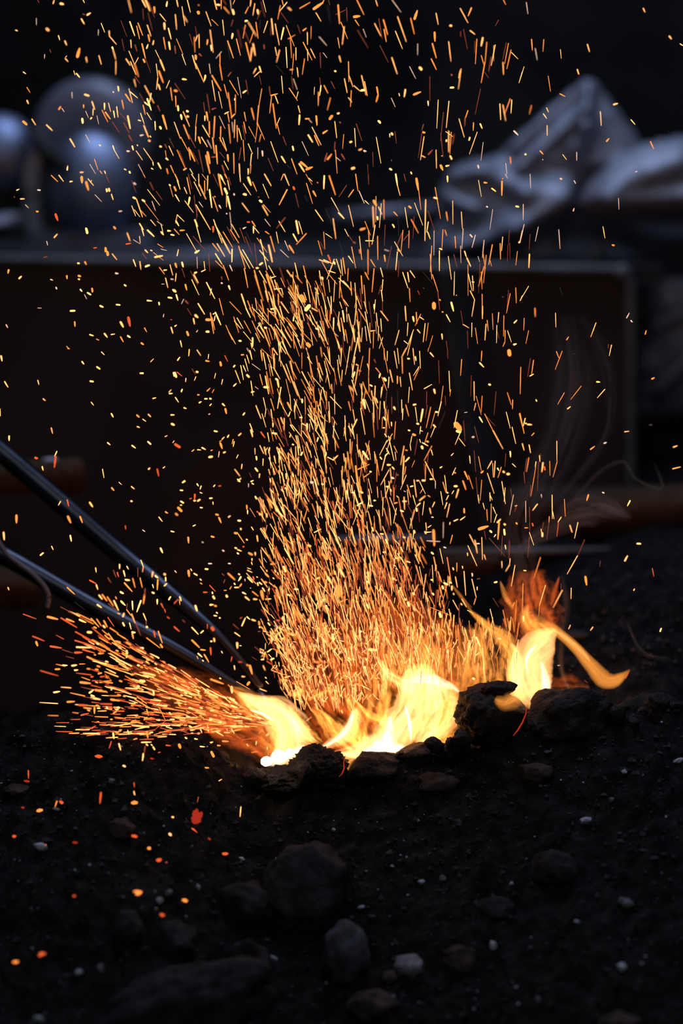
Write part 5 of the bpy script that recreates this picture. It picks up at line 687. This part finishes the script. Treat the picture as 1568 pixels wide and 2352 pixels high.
flame((930, 1720, 0.0), 'broad bright central flame with a feathered top behind the flat black coal', [
    ('flame_tongue', [(862, 1732, 38), (900, 1692, 44), (932, 1646, 46), (955, 1600, 46), (966, 1556, 44), (968, 1524, 14)], 'hot', 2.4, 0.0, dict(pw=0.7, stri=.28)),
    ('flame_tongue', [(952, 1706, 16), (992, 1676, 40), (1014, 1636, 42), (1006, 1590, 32), (985, 1548, 10)], 'hot', 1.9, 0.01, dict(pw=0.8, stri=.5)),
    ('flame_tongue', [(864, 1506, 2), (884, 1540, 9), (915, 1565, 14), (950, 1592, 16)], 'hot', 1.3, -0.02, dict(pw=1.0)),
    ('flame_tongue', [(920, 1566, 5), (980, 1560, 12), (1030, 1574, 10), (1060, 1594, 2)], 'core', 0.7, -0.02, dict(pw=1.0)),
    ('flame_tongue', [(826, 1738, 8), (878, 1722, 24), (932, 1722, 10)], 'core', 1.6, -0.03, dict(pw=1.0, nu=14)),
    ('flame_tongue', [(944, 1700, 2), (942, 1672, 6), (938, 1648, 5), (930, 1620, 2)], 'core', 1.5, -0.03, dict(nu=8)),
    ('flame_tongue', [(885, 1715, 10), (892, 1680, 13), (896, 1645, 5)], 'core', 1.2, -0.03, dict(nu=8)),
    ('flame_tongue', [(815, 1610, 3), (850, 1644, 12), (900, 1668, 20)], 'mid', 1.2, 0.0, dict(stri=.7)),
    ('flame_tongue', [(960, 1722, 50), (985, 1640, 80), (975, 1570, 86), (960, 1500, 56), (950, 1450, 14)], 'mid', 1.1, 0.03, dict(stri=1.1)),
    ('flame_tongue', [(1000, 1560, 30), (1010, 1510, 34), (1015, 1462, 18), (1018, 1420, 5)], 'mid', 0.24, 0.03, dict(stri=1.3)),
    ('flame_tongue', [(905, 1580, 30), (895, 1520, 40), (885, 1470, 26), (880, 1430, 6)], 'mid', 0.22, 0.03, dict(stri=1.3)),
    ('flame_tongue', [(870, 1720, 36), (872, 1650, 54), (872, 1580, 40), (862, 1520, 10)], 'mid', 0.75, 0.04, dict(stri=1.1)),
    ('flame_tongue', [(960, 1740, 30), (1000, 1722, 40), (1040, 1690, 30), (1060, 1650, 10)], 'mid', 0.5, 0.02, dict(stri=1.0)),
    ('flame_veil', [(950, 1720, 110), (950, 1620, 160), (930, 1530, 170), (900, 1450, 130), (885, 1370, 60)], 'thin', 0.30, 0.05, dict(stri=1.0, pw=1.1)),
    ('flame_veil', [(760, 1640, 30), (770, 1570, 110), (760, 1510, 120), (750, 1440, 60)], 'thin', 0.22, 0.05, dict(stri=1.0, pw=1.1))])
flame((1230, 1600, 0.03), 'tall right flame with a pointed crest and a long tail drooping to the right', [
    ('flame_tongue', [(1236, 1622, 22), (1220, 1580, 52), (1214, 1542, 54), (1228, 1500, 48), (1252, 1468, 32), (1276, 1446, 6)], 'hot', 2.2, 0.0, dict(pw=0.6, stri=.2, ragged=.05)),
    ('flame_tongue', [(1252, 1606, 12), (1254, 1572, 14), (1248, 1540, 7), (1242, 1520, 2)], 'core', 1.3, -0.02, dict(nu=10)),
    ('flame_tongue', [(1212, 1548, 2), (1208, 1522, 4), (1216, 1498, 5), (1234, 1480, 2)], 'core', 1.2, -0.02, dict(nu=8)),
    ('flame_tongue', [(1185, 1600, 12), (1178, 1545, 22), (1174, 1500, 24), (1154, 1466, 22), (1118, 1438, 13), (1078, 1402, 4)], 'mid', 1.2, 0.01, dict(stri=.5)),
    ('flame_tongue', [(1190, 1590, 14), (1186, 1540, 18), (1184, 1500, 12), (1172, 1476, 3)], 'hot', 1.1, 0.0, dict(stri=.4)),
    ('flame_tongue', [(1092, 1420, 2), (1076, 1396, 4), (1058, 1370, 5), (1036, 1342, 2)], 'mid', 0.35, 0.0, dict(nu=10)),
    ('flame_tongue', [(1266, 1462, 12), (1245, 1446, 28), (1220, 1434, 28), (1206, 1412, 16), (1212, 1388, 4)], 'mid', 0.95, 0.01, dict(stri=.5, ragged=.06)),
    ('tail', [(1240, 1430, 8), (1264, 1440, 13), (1294, 1462, 12), (1326, 1492, 14), (1356, 1528, 18), (1384, 1560, 22), (1408, 1564, 17), (1430, 1552, 9), (1446, 1538, 2)], 'mid', 0.85, 0.0, dict(stri=.10, n=14, pw=.9, ragged=.04)),
    ('tail', [(1266, 1442, 3), (1300, 1466, 6), (1334, 1494, 6), (1356, 1520, 2)], 'hot', 0.6, -0.01, dict(nu=10)),
    ('flame_tongue', [(1148, 1334, 2), (1160, 1368, 8), (1178, 1400, 4)], 'mid', 0.5, 0.0, dict(nu=10)),
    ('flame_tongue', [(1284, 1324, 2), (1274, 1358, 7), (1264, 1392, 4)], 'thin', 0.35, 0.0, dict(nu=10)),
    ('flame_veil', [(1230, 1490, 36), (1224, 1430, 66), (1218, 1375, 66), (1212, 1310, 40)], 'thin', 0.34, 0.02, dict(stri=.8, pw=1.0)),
    ('flame_veil', [(1130, 1640, 50), (1120, 1570, 70), (1110, 1510, 66), (1096, 1440, 26)], 'mid', 0.42, 0.03, dict(stri=1.3, pw=1.1)),
    ('flame_veil', [(1050, 1640, 30), (1070, 1560, 46), (1076, 1500, 40), (1070, 1440, 14)], 'mid', 0.30, 0.03, dict(stri=1.3, pw=1.1)),
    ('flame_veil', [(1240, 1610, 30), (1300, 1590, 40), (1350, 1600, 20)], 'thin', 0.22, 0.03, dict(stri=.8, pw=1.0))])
flame((1180, 1620, -0.10), 'small soft orange flame licking the face of the big coal block', [  # lens reflection of the fire, built as a glowing flame sheet
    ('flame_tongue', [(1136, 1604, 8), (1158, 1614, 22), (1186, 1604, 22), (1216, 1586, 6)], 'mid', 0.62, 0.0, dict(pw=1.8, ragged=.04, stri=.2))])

rc = random.Random(77)
for q in range(46):
    px = rc.choice([rc.uniform(560, 800), rc.uniform(900, 1080), rc.uniform(1020, 1260), rc.uniform(1230, 1560)])
    base_ = interp([(560, 1790), (640, 1800), (800, 1790), (900, 1750), (1060, 1712), (1210, 1690), (1300, 1675), (1568, 1620)], px)
    py = base_ - rc.uniform(-22, 26); wp = rc.triangular(14, 62, 28)
    Yq = YCR + rc.uniform(-.022, .006); sq = mpp(Yq)
    o = lump('coal_piece', (0, 0, 0), (wp * .5 * sq, wp * .45 * sq, wp * rc.uniform(.3, .5) * sq), M['clinker'], seed=200 + q, amp=.4, facet=5, sub=3, fine=.2, rot=rc.uniform(-.6, .6), ffreq=5)
    o.location = P(px, py, Yq)
    tag(o, 'small jagged black coal wedged along the rim of the fire', 'coal', 'small coals along the fire rim')
# white-hot and glowing coals in the bed
def coal(px, py, wp, hp, Y, m, label, seed):
    s = mpp(Y); o = lump('glowing_coal', (0, 0, 0), (wp * .5 * s, min(wp, hp) * .5 * s, hp * .5 * s), m, seed=seed, amp=.2, sub=3, fine=.08)
    o.location = P(px, py, Y); return tag(o, label, 'coal', 'glowing coals in the fire bed')
coal(611, 1749, 26, 22, -0.082, HOT, 'leftmost white-hot coal under the curling flame', 3)
coal(638, 1736, 32, 30, -0.078, HOT, 'larger white-hot coal beside the leftmost one', 4)
coal(664, 1728, 16, 18, -0.078, HOT, 'smallest white-hot coal at the clinker edge', 5)
coal(765, 1794, 16, 9, ground_hit(765, 1797).y - .004, SP['y'], 'small yellow glowing coal in front of the crusty clinker', 6)
o = tube('glowing_crack', [P(x, y, -0.085) for x, y in ((1178, 1690), (1188, 1678), (1199, 1660), (1207, 1640), (1211, 1618))], [.0003, .0007, .0008, .0005, .0002], EMB_R, seg=8)
tag(o, 'thin red glowing seam between the big block and the coal mound', 'ember')
o = tube('glowing_crack', [P(x, y, -0.082) for x, y in ((793, 1736), (789, 1750), (790, 1765), (785, 1778), (778, 1784))], [.0003, .0005, .0007, .0005, .0002], EMB_R, seg=8)
tag(o, 'red glowing seam on the right side of the crusty clinker', 'ember')

# ---------------------------------------------------------------- tongs reaching in from the left
tg = empty('tongs', P(600, 1620, 0.02))
def rein(pts, rad, flat):
    q = catmull(pts, 8); pp = [P(x, y, Y) - tg.location for x, y, Y, r in q]
    return tube('rein', pp, [r for *_, r in q], M['steel_dark'], tg, seg=20, flat=flat)
rein([(-160, 915, 0.20, .0125), (0, 1036, 0.19, .0125), (260, 1258, 0.15, .0125), (400, 1372, 0.11, .010), (520, 1478, 0.07, .006), (600, 1580, 0.05, .005)], 0, 0.9)
rein([(-160, 1205, 0.14, .012), (0, 1272, 0.13, .0115), (200, 1385, 0.11, .011), (400, 1490, 0.08, .009), (520, 1560, 0.06, .007), (600, 1605, 0.05, .006)], 0, 0.9)
jw = tube('jaw', [P(590, 1585, 0.05) - tg.location, P(630, 1660, 0.04) - tg.location, P(650, 1720, 0.03) - tg.location], [.006, .006, .004], M['steel_dark'], tg)
tag(tg, 'pair of long dark steel tongs reaching into the fire from the left', 'tongs')
# looped wire at the left edge
o = tube('wire_hook', [P(x, y, 0.10) for x, y, *_ in catmull([(-20, 1215), (12, 1268), (40, 1292), (72, 1316), (98, 1342), (112, 1368), (108, 1395)], 6)], .0026, M['grey_paint'], seg=10)
tag(o, 'bent bluish metal wire curving down at the left edge below the tongs', 'wire')
# wood behind the tongs
def log(name, a, b, r, m, label, seed, cat='log', nseg=24, seg=28, fl=0.9):
    a = Vector(a); b = Vector(b); V = []; Fc = []; t = (b - a).normalized(); u = t.cross(Vector((0, 0, 1))).normalized(); w_ = u.cross(t)
    e = empty(name, (a + b) / 2)
    for i in range(nseg + 1):
        f = i / nseg; c = a.lerp(b, f); k = min(1, (min(f, 1 - f) * 12 + .55))
        for j in range(seg):
            th = j * 2 * math.pi / seg
            rr = r * k * (1 + .10 * noise.noise(Vector((f * 3, math.cos(th) * 2, math.sin(th) * 2 + seed))) + .05 * noise.noise(Vector((f * 4, math.cos(th) * 9, math.sin(th) * 9 + seed))))
            V.append(c + u * math.cos(th) * rr + w_ * math.sin(th) * rr * fl - e.location)
    for i in range(nseg):
        for j in range(seg):
            j2 = (j + 1) % seg; Fc.append((i * seg + j, i * seg + j2, (i + 1) * seg + j2, (i + 1) * seg + j))
    Fc.append(tuple(range(seg))[::-1]); Fc.append(tuple(nseg * seg + j for j in range(seg)))
    mesh_obj('bark', V, Fc, m, e)
    return tag(e, label, cat)
Yl = 0.42
log('log', P(-120, 1096, Yl), P(196, 1094, Yl), 0.024, M['wood'], 'blurred brown log end behind the upper tong arm', 1)
for q, (x0, x1, yy, lb) in enumerate(((98, 132, 1057, 'bluish ash patch on the brown log end'), (148, 168, 1062, 'smaller bluish ash patch on the brown log end'))):
    o = lump('ash_patch', (0, 0, 0), ((x1 - x0) * .5 * mpp(Yl), .008, 4.5 * mpp(Yl)), M['ash'], seed=40 + q, sub=3); o.location = P((x0 + x1) / 2, yy - 1, Yl - .004); tag(o, lb, 'ash')
log('log', P(-140, 1345, 0.5), P(92, 1350, 0.5), 0.030, M['wood'], 'shorter charred brown log under the bent wire', 2)
log('log', P(1150, 1178, 0.62), P(1720, 1170, 0.62), 0.037, M['wood'], 'thick dim reddish-brown log lying behind the right flame', 4)
log('log', P(1010, 1300, 0.55), P(1150, 1292, 0.55), 0.016, M['wood'], 'short scorched stick near the end of the grey pipe', 5)
o = tube('pipe', [P(1010, 1268, 0.5), P(1200, 1266, 0.5), P(1400, 1263, 0.5)], .0042, M['rim']); tag(o, 'grey blurred pipe crossing behind the right flame', 'pipe')
o = tube('pipe', [P(765, 1240, 0.40), P(880, 1238, 0.40), P(1000, 1237, 0.40)], .0040, M['grey_paint']); tag(o, 'thin bluish pipe seen through the dense sparks', 'pipe')
o = tube('rod', [P(985, 1243, .06), P(1010, 1244, .06)], .0007, M['ash'], seg=8); tag(o, 'thin white wire tip at the end of the bluish pipe', 'wire')

# ---------------------------------------------------------------- dark panel with a rim
Yp = 0.95; sp_ = mpp(Yp)
pn = empty('panel', P(700, 1750, Yp))
def rrect_panel():
    # outline in pixels: rounded upper right corner
    out = [(-260, 1900), (1440, 1900)]
    for k in range(9):
        a = k / 8 * math.pi / 2; out.append((1412 + 28 * math.cos(a), 652 - 28 * math.sin(a)))
    out += [(700, 612), (0, 600), (-260, 598)]
    fr = [P(x, y, Yp) - pn.location for x, y in out]; bk = [v + Vector((0, .012, 0)) for v in fr]; n = len(out)
    Fc = [tuple(range(n)), tuple(range(n, 2 * n))[::-1]] + [(i, i + n, (i + 1) % n + n, (i + 1) % n) for i in range(n)]
    mesh_obj('sheet', fr + bk, Fc, M['panel'], pn, smooth=False)
    rim = [(-260, 594), (0, 596), (350, 601), (700, 608), (1050, 614), (1300, 618), (1412, 620)] + [(1412 + 34 * math.cos(a), 654 - 34 * math.sin(a)) for a in (1.3, 1.0, .75, .5, .25, 0)] + [(1447, 760), (1448, 900), (1448, 1150), (1448, 1900)]
    rm = tube('rim', [P(x, y, Yp - .004) - pn.location for x, y in rim], 0.0068, M['rim'], pn, seg=16)
    # rounded corner cap
    lump('corner_cap', P(1428, 628, Yp - .006) - pn.location, (.014, .010, .014), M['rim'], rm, seed=5, amp=.05, fine=.01, facet=0, sub=3)
rrect_panel(); tag(pn, 'large dark brown sheet panel with a pale rounded rim standing behind the fire', 'panel')
# leaning post
o = empty('post', P(1150, 1500, .75))
q = catmull([(1036, 612, .80, .030), (1050, 760, .79, .030), (1082, 960, .77, .029), (1125, 1150, .75, .029), (1165, 1400, .72, .029), (1190, 1600, .70, .028)], 5)
tube('shaft', [P(x, y, Y) - o.location for x, y, Y, r in q], [r for *_, r in q], M['dark_metal'], o, seg=16, flat=.5)
tag(o, 'nearly black post leaning against the panel behind the sparks', 'post')

# ---------------------------------------------------------------- bench and the things on it
Yb = 1.0; zb = P(700, 604, Yb).z - .004
bn = empty('bench', (0, 1.35, -0.55))
def off(v): return v - Vector(bn.location)
def bbox(nm, x0, x1, y0, y1, z0, z1, m): 
    o = box(nm, x0, x1, y0 - 1.35, y1 - 1.35, z0 + .55, z1 + .55, m, bn); return o
bbox('top', -0.75, 0.47, 1.0, 1.75, zb - .03, zb, M['bench'])
for x in (-.70, .42):
    for y in (1.05, 1.70): bbox('leg', x - .02, x + .02, y - .02, y + .02, -.55, zb - .03, M['dark_metal'])
tag(bn, 'low grey bench top behind the dark panel carrying machine and sheet', 'bench')
Ym = 1.22; s = mpp(Ym)
mc = empty('blower', P(200, 590, Ym)); O = Vector(mc.location)
def lathe_y(name, cx, cy, prof, m, parent, Y, seg=48, sx=1.0, sz=1.0):
    """profile (radius px, y offset m) turned about the axis that points at the viewer"""
    c = P(cx, cy, Y); V = []; Fc = []; n = len(prof); o0 = Vector(parent.location)
    for r, dy in prof:
        for k in range(seg):
            th = 2 * math.pi * k / seg; V.append(c + Vector((math.cos(th) * r * s * sx, dy, math.sin(th) * r * s * sz)) - o0)
    for i in range(n - 1):
        for k in range(seg): Fc.append((i * seg + k, i * seg + (k + 1) % seg, (i + 1) * seg + (k + 1) % seg, (i + 1) * seg + k))
    Fc.append(tuple(range(seg))[::-1]); Fc.append(tuple((n - 1) * seg + k for k in range(seg)))
    return mesh_obj(name, V, Fc, m, parent)
lathe_y('casing', 206, 322, [(0.5, -.004), (70, -.008), (112, -.003), (132, .006), (140, .022), (138, .07), (120, .09), (.5, .094)], M['grey_paint'], mc, Ym + .03, sx=.96, sz=1.0)
lump('housing', P(208, 430, Ym - .02) - O, (100 * s, .055, 122 * s), M['bright_metal'], mc, seed=2, amp=.03, fine=0, facet=0, sub=5)
tube('handle', [P(x, y, Ym - .03) - O for x, y in [(p[0], p[1]) for p in catmull([(88, 560), (76, 500), (72, 430), (80, 370), (104, 318)], 6)]], 0.0135, M['light_paint'], mc, seg=16)
lump('shroud', P(118, 350, Ym - .05) - O, (20 * s, .03, 78 * s), M['dark_metal'], mc, seed=3, amp=.05, fine=0, facet=0, sub=4, rot=0.75)  # dark lump stands in for the shade in the gap by the casing
V = []; 
for (x0, x1, y) in ((84, 326, 530), (64, 344, 560), (56, 352, 602)):
    for dy in (-.05, .06):
        V += [P(x0, y, Ym) + Vector((0, dy, 0)) - O, P(x1, y, Ym) + Vector((0, dy, 0)) - O]
Fc = [(0, 1, 3, 2)[::-1], (8, 9, 11, 10)]
for i in (0, 4): Fc += [(i, i + 4, i + 5, i + 1), (i + 3, i + 7, i + 6, i + 2), (i + 2, i + 6, i + 4, i), (i + 1, i + 5, i + 7, i + 3)]
mesh_obj('foot', V, Fc, M['grey_paint'], mc, smooth=False)
tag(mc, 'blurred rounded grey metal blower with a curved handle on the bench at left', 'machine')
vs = empty('canister', P(-10, 530, Ym))
lump('drum', P(2, 355, Ym) - Vector(vs.location), (84 * s, .06, 92 * s), M['bright_metal'], vs, seed=8, amp=.03, fine=0, facet=0, sub=4)
lump('stand', P(10, 505, Ym - .03) - Vector(vs.location), (66 * s, .04, 20 * s), M['grey_paint'], vs, seed=9, amp=.05, fine=0, facet=4, sub=4)
lump('neck', P(-4, 450, Ym) - Vector(vs.location), (46 * s, .04, 90 * s), M['dark_metal'], vs, seed=10, amp=.05, fine=0, facet=0, sub=3)
tag(vs, 'round grey metal canister cut by the left edge beside the blower', 'canister')
o = tube('pipe', [P(330, 596, 1.08), P(480, 590, 1.08), (P(660, 588, 1.08))], [.012, .012, .013], M['grey_paint'], seg=16); tag(o, 'grey pipe with a bright end lying on the bench behind the sparks', 'pipe')
o = tube('pipe', [P(760, 500, 1.3), P(880, 490, 1.3), P(1020, 478, 1.3)], .0105, M['grey_paint'], seg=16); tag(o, 'pale bar running towards the crumpled sheet', 'bar')

def relief(name, outline, ridges, Y, m, parent, bulge=.05, step=7, seed=0, amp=.003, thick=.05):
    """a crumpled sheet: closed body, front pushed out along its folds"""
    n = len(outline)
    def dist(x, y):
        d = 1e9; ins = False
        for i in range(n):
            x1, y1 = outline[i]; x2, y2 = outline[(i + 1) % n]
            if (y1 > y) != (y2 > y) and x < (x2 - x1) * (y - y1) / (y2 - y1) + x1: ins = not ins
            vx, vy = x2 - x1, y2 - y1; t = max(0, min(1, ((x - x1) * vx + (y - y1) * vy) / (vx * vx + vy * vy)))
            d = min(d, math.hypot(x - x1 - t * vx, y - y1 - t * vy))
        return d if ins else -d
    s = mpp(Y); xs = [p[0] for p in outline]; ys = [p[1] for p in outline]
    nx = int((max(xs) - min(xs)) / step) + 3; ny = int((max(ys) - min(ys)) / step) + 3; V = []; id_ = {}
    for j in range(ny):
        for i in range(nx):
            x = min(xs) - step + i * step; y = min(ys) - step + j * step; d = dist(x, y)
            if d < -step * 0.2: continue
            d = max(d, 0)
            h = bulge * (1 - math.exp(-d / 45))
            for (ax, ay, bx, by, r, hh) in ridges:
                vx, vy = bx - ax, by - ay; t = max(0, min(1, ((x - ax) * vx + (y - ay) * vy) / (vx * vx + vy * vy + 1e-6)))
                dd = math.hypot(x - ax - t * vx, y - ay - t * vy) / r
                h += hh * math.exp(-dd * dd) * min(1, d / 14)
            h += amp * noise.fractal(Vector((x * .018, y * .018, seed)), .8, 2, 4) * min(1, d / 20)
            b = thick * (1 - math.exp(-d / 30))
            id_[(i, j)] = len(V); V.append(P(x, y, Y - h)); V.append(P(x, y, Y + b + .001))
    Fc = []; edge = {}
    for (i, j) in id_:
        k = [(i, j), (i + 1, j), (i + 1, j + 1), (i, j + 1)]
        if all(q in id_ for q in k):
            a = [id_[q] for q in k]; Fc.append(tuple(a)[::-1]); Fc.append(tuple(v + 1 for v in a))
            for p, q in zip(k, k[1:] + k[:1]):
                if (q, p) in edge: del edge[(q, p)]
                else: edge[(p, q)] = 1
    for (p, q) in edge: Fc.append((id_[p], id_[q], id_[q] + 1, id_[p] + 1))
    o0 = Vector(parent.location) if parent else Vector((0, 0, 0))
    return mesh_obj(name, [v - o0 for v in V], Fc, m, parent)
o = relief('crumpled_sheet', [(965, 612), (985, 540), (1012, 500), (1004, 440), (1030, 388), (1080, 366), (1140, 356), (1180, 318), (1240, 262), (1300, 212), (1344, 176), (1368, 184), (1404, 232), (1452, 292), (1490, 352), (1480, 412), (1400, 440), (1345, 452), (1318, 500), (1300, 560), (1294, 614)],
    [(1350, 190, 1345, 290, 18, .045), (1345, 290, 1318, 340, 18, .036), (1318, 190, 1180, 330, 18, .032), (1345, 250, 1190, 385, 13, .028), (1040, 400, 1100, 385, 26, .035), (1130, 400, 1200, 430, 26, .02), (1210, 450, 1310, 430, 34, .040), (1180, 520, 1300, 470, 30, .050),
     (1050, 570, 1180, 530, 28, .034), (1020, 455, 1090, 480, 22, .024), (1080, 600, 1290, 592, 14, .012), (1400, 260, 1440, 360, 22, .010), (1250, 360, 1420, 380, 16, .012)], 1.16, M['sheet'], None, seed=3)
tag(o, 'crumpled pale blue-grey sheet rising to a peak at upper right', 'sheet')
o = relief('draped_sheet', [(1318, 470), (1340, 420), (1400, 370), (1470, 330), (1560, 310), (1700, 300), (1700, 490), (1600, 494), (1500, 492), (1430, 498), (1380, 500), (1345, 496)],
    [(1350, 440, 1560, 360, 40, .02), (1400, 470, 1640, 450, 26, .03)], 1.10, M['sheet'], None, seed=5, bulge=.06)
tag(o, 'smooth draped blue-grey sheet overhanging at the right edge', 'sheet')
o = relief('hanging_sheet', [(1462, 960), (1458, 800), (1470, 690), (1510, 640), (1600, 640), (1700, 660), (1700, 960)],
    [(1510, 900, 1600, 800, 14, .03), (1480, 760, 1600, 700, 18, .02), (1470, 900, 1500, 740, 14, .012), (1500, 850, 1640, 720, 12, .02)], 1.14, M['sheet_d'] if 'sheet_d' in M else M['sheet'], None, seed=7, bulge=.03)
tag(o, 'shadowed crumpled sheet hanging right of the panel rim', 'sheet')
o = tube('strut', [P(1340, 608, 1.12), P(1400, 540, 1.14)], .012, M['grey_paint']); tag(o, 'short slanting grey strut under the draped sheet', 'strut')
sb = box('stand', .50, .72, 1.20, 1.7, -.55, P(1500, 505, 1.1).z - .03, M['dark_metal']); tag(sb, 'dark block carrying the draped sheet beyond the panel', 'crate')

# ---------------------------------------------------------------- smoke
SMK = vol_smoke('smoke_thin', (.9, .85, .85), 0.8); SMD = vol_smoke('smoke_dense', (.9, .8, .78), 2.5)
def smoke(label, wisps):
    e = empty('smoke', P(wisps[0][0][0][0], wisps[0][0][0][1], wisps[0][1]))
    for k, (pts, Y, T, m) in enumerate(wisps):
        flame_sheet('wisp', pts, 'thin', T * .95, Y, e, seed=k * 2.1 + 5, stri=.5, pw=2.0, m=m, E=1.0, curl=.03)
    return tag(e, label, 'smoke')
smoke('faint brownish smoke drifting up on the right above the tall flame', [
    ([(1215, 1400, 20), (1205, 1300, 50), (1190, 1210, 60), (1230, 1120, 60), (1290, 1000, 70), (1310, 860, 70), (1290, 720, 40)], .06, .07, SMK),
    ([(1190, 1260, 14), (1260, 1215, 30), (1340, 1170, 50), (1400, 1170, 36), (1450, 1190, 10)], .07, .06, SMD),
    ([(1250, 1180, 8), (1330, 1090, 14), (1390, 1000, 16), (1400, 900, 24), (1380, 800, 24), (1330, 720, 12)], .08, .04, SMK),
    ([(1300, 1170, 4), (1370, 1090, 8), (1430, 1060, 7), (1460, 1100, 5), (1520, 1120, 6), (1500, 1060, 3)], .08, .03, SMD),
    ([(1290, 1320, 6), (1300, 1400, 12), (1286, 1480, 12), (1290, 1540, 9), (1312, 1588, 8), (1340, 1600, 4)], .05, .03, SMD),
    ([(1440, 1430, 4), (1462, 1480, 6), (1492, 1508, 7), (1540, 1512, 5)], .06, .03, SMD)])

# ---------------------------------------------------------------- light
def area_l(name, loc, aim, size, size_y, col, e):
    d = bpy.data.lights.new(name, 'AREA'); d.shape = 'RECTANGLE'; d.size = size; d.size_y = size_y; d.color = col; d.energy = e
    o = bpy.data.objects.new(name, d); COL.objects.link(o); o.location = loc; o.rotation_euler = (Vector(aim) - Vector(loc)).to_track_quat('-Z', 'Y').to_euler(); return o
area_l('roof_daylight', (0.1, 0.9, 2.6), (0.0, 0.8, 0.2), 1.3, 0.9, (0.55, 0.68, 1.0), 30)
area_l('front_fill', (0.0, -1.9, 2.6), (0.0, 0.0, 0.0), 1.6, 1.2, (0.92, 0.95, 1.0), 8)  # added weak fill above the camera side, lifts the front slope
def pt(name, p, col, e, r=.02):
    d = bpy.data.lights.new(name, 'POINT'); d.color = col; d.energy = e; d.shadow_soft_size = r
    o = bpy.data.objects.new(name, d); COL.objects.link(o); o.location = p
pt('fire_light', P(640, 1745, 0.02), (1, .36, .10), .12, .012)
pt('fire_light', P(930, 1700, 0.03), (1, .38, .11), .22)
pt('fire_light', P(1235, 1590, 0.04), (1, .38, .11), .16)
wd = bpy.data.worlds.new('world'); S.world = wd; wd.use_nodes = True
bg = wd.node_tree.nodes['Background']; bg.inputs['Color'].default_value = (0.80, 0.82, 0.90, 1); bg.inputs['Strength'].default_value = 0.045

# ---------------------------------------------------------------- camera
cd = bpy.data.cameras.new('camera'); cd.sensor_fit = 'VERTICAL'; cd.sensor_height = 36; cd.lens = F * 36 / 2352
cam = bpy.data.objects.new('camera', cd); COL.objects.link(cam); cam.location = CAM; cam.rotation_euler = (math.pi / 2 - PITCH, 0, 0)
cd.dof.use_dof = True; cd.dof.focus_distance = 2.12 / math.cos(PITCH); cd.dof.aperture_fstop = 1.75
S.camera = cam
S.view_settings.view_transform = 'Standard'; S.view_settings.look = 'None'; S.view_settings.exposure = 0; S.view_settings.gamma = 1; S.view_settings.use_curve_mapping = False
cy = S.cycles; cy.use_denoising = True; cy.sample_clamp_indirect = 3; cy.max_bounces = 4; cy.diffuse_bounces = 2; cy.glossy_bounces = 2; cy.transparent_max_bounces = 8; cy.volume_bounces = 0
cy.caustics_reflective = False; cy.caustics_refractive = False
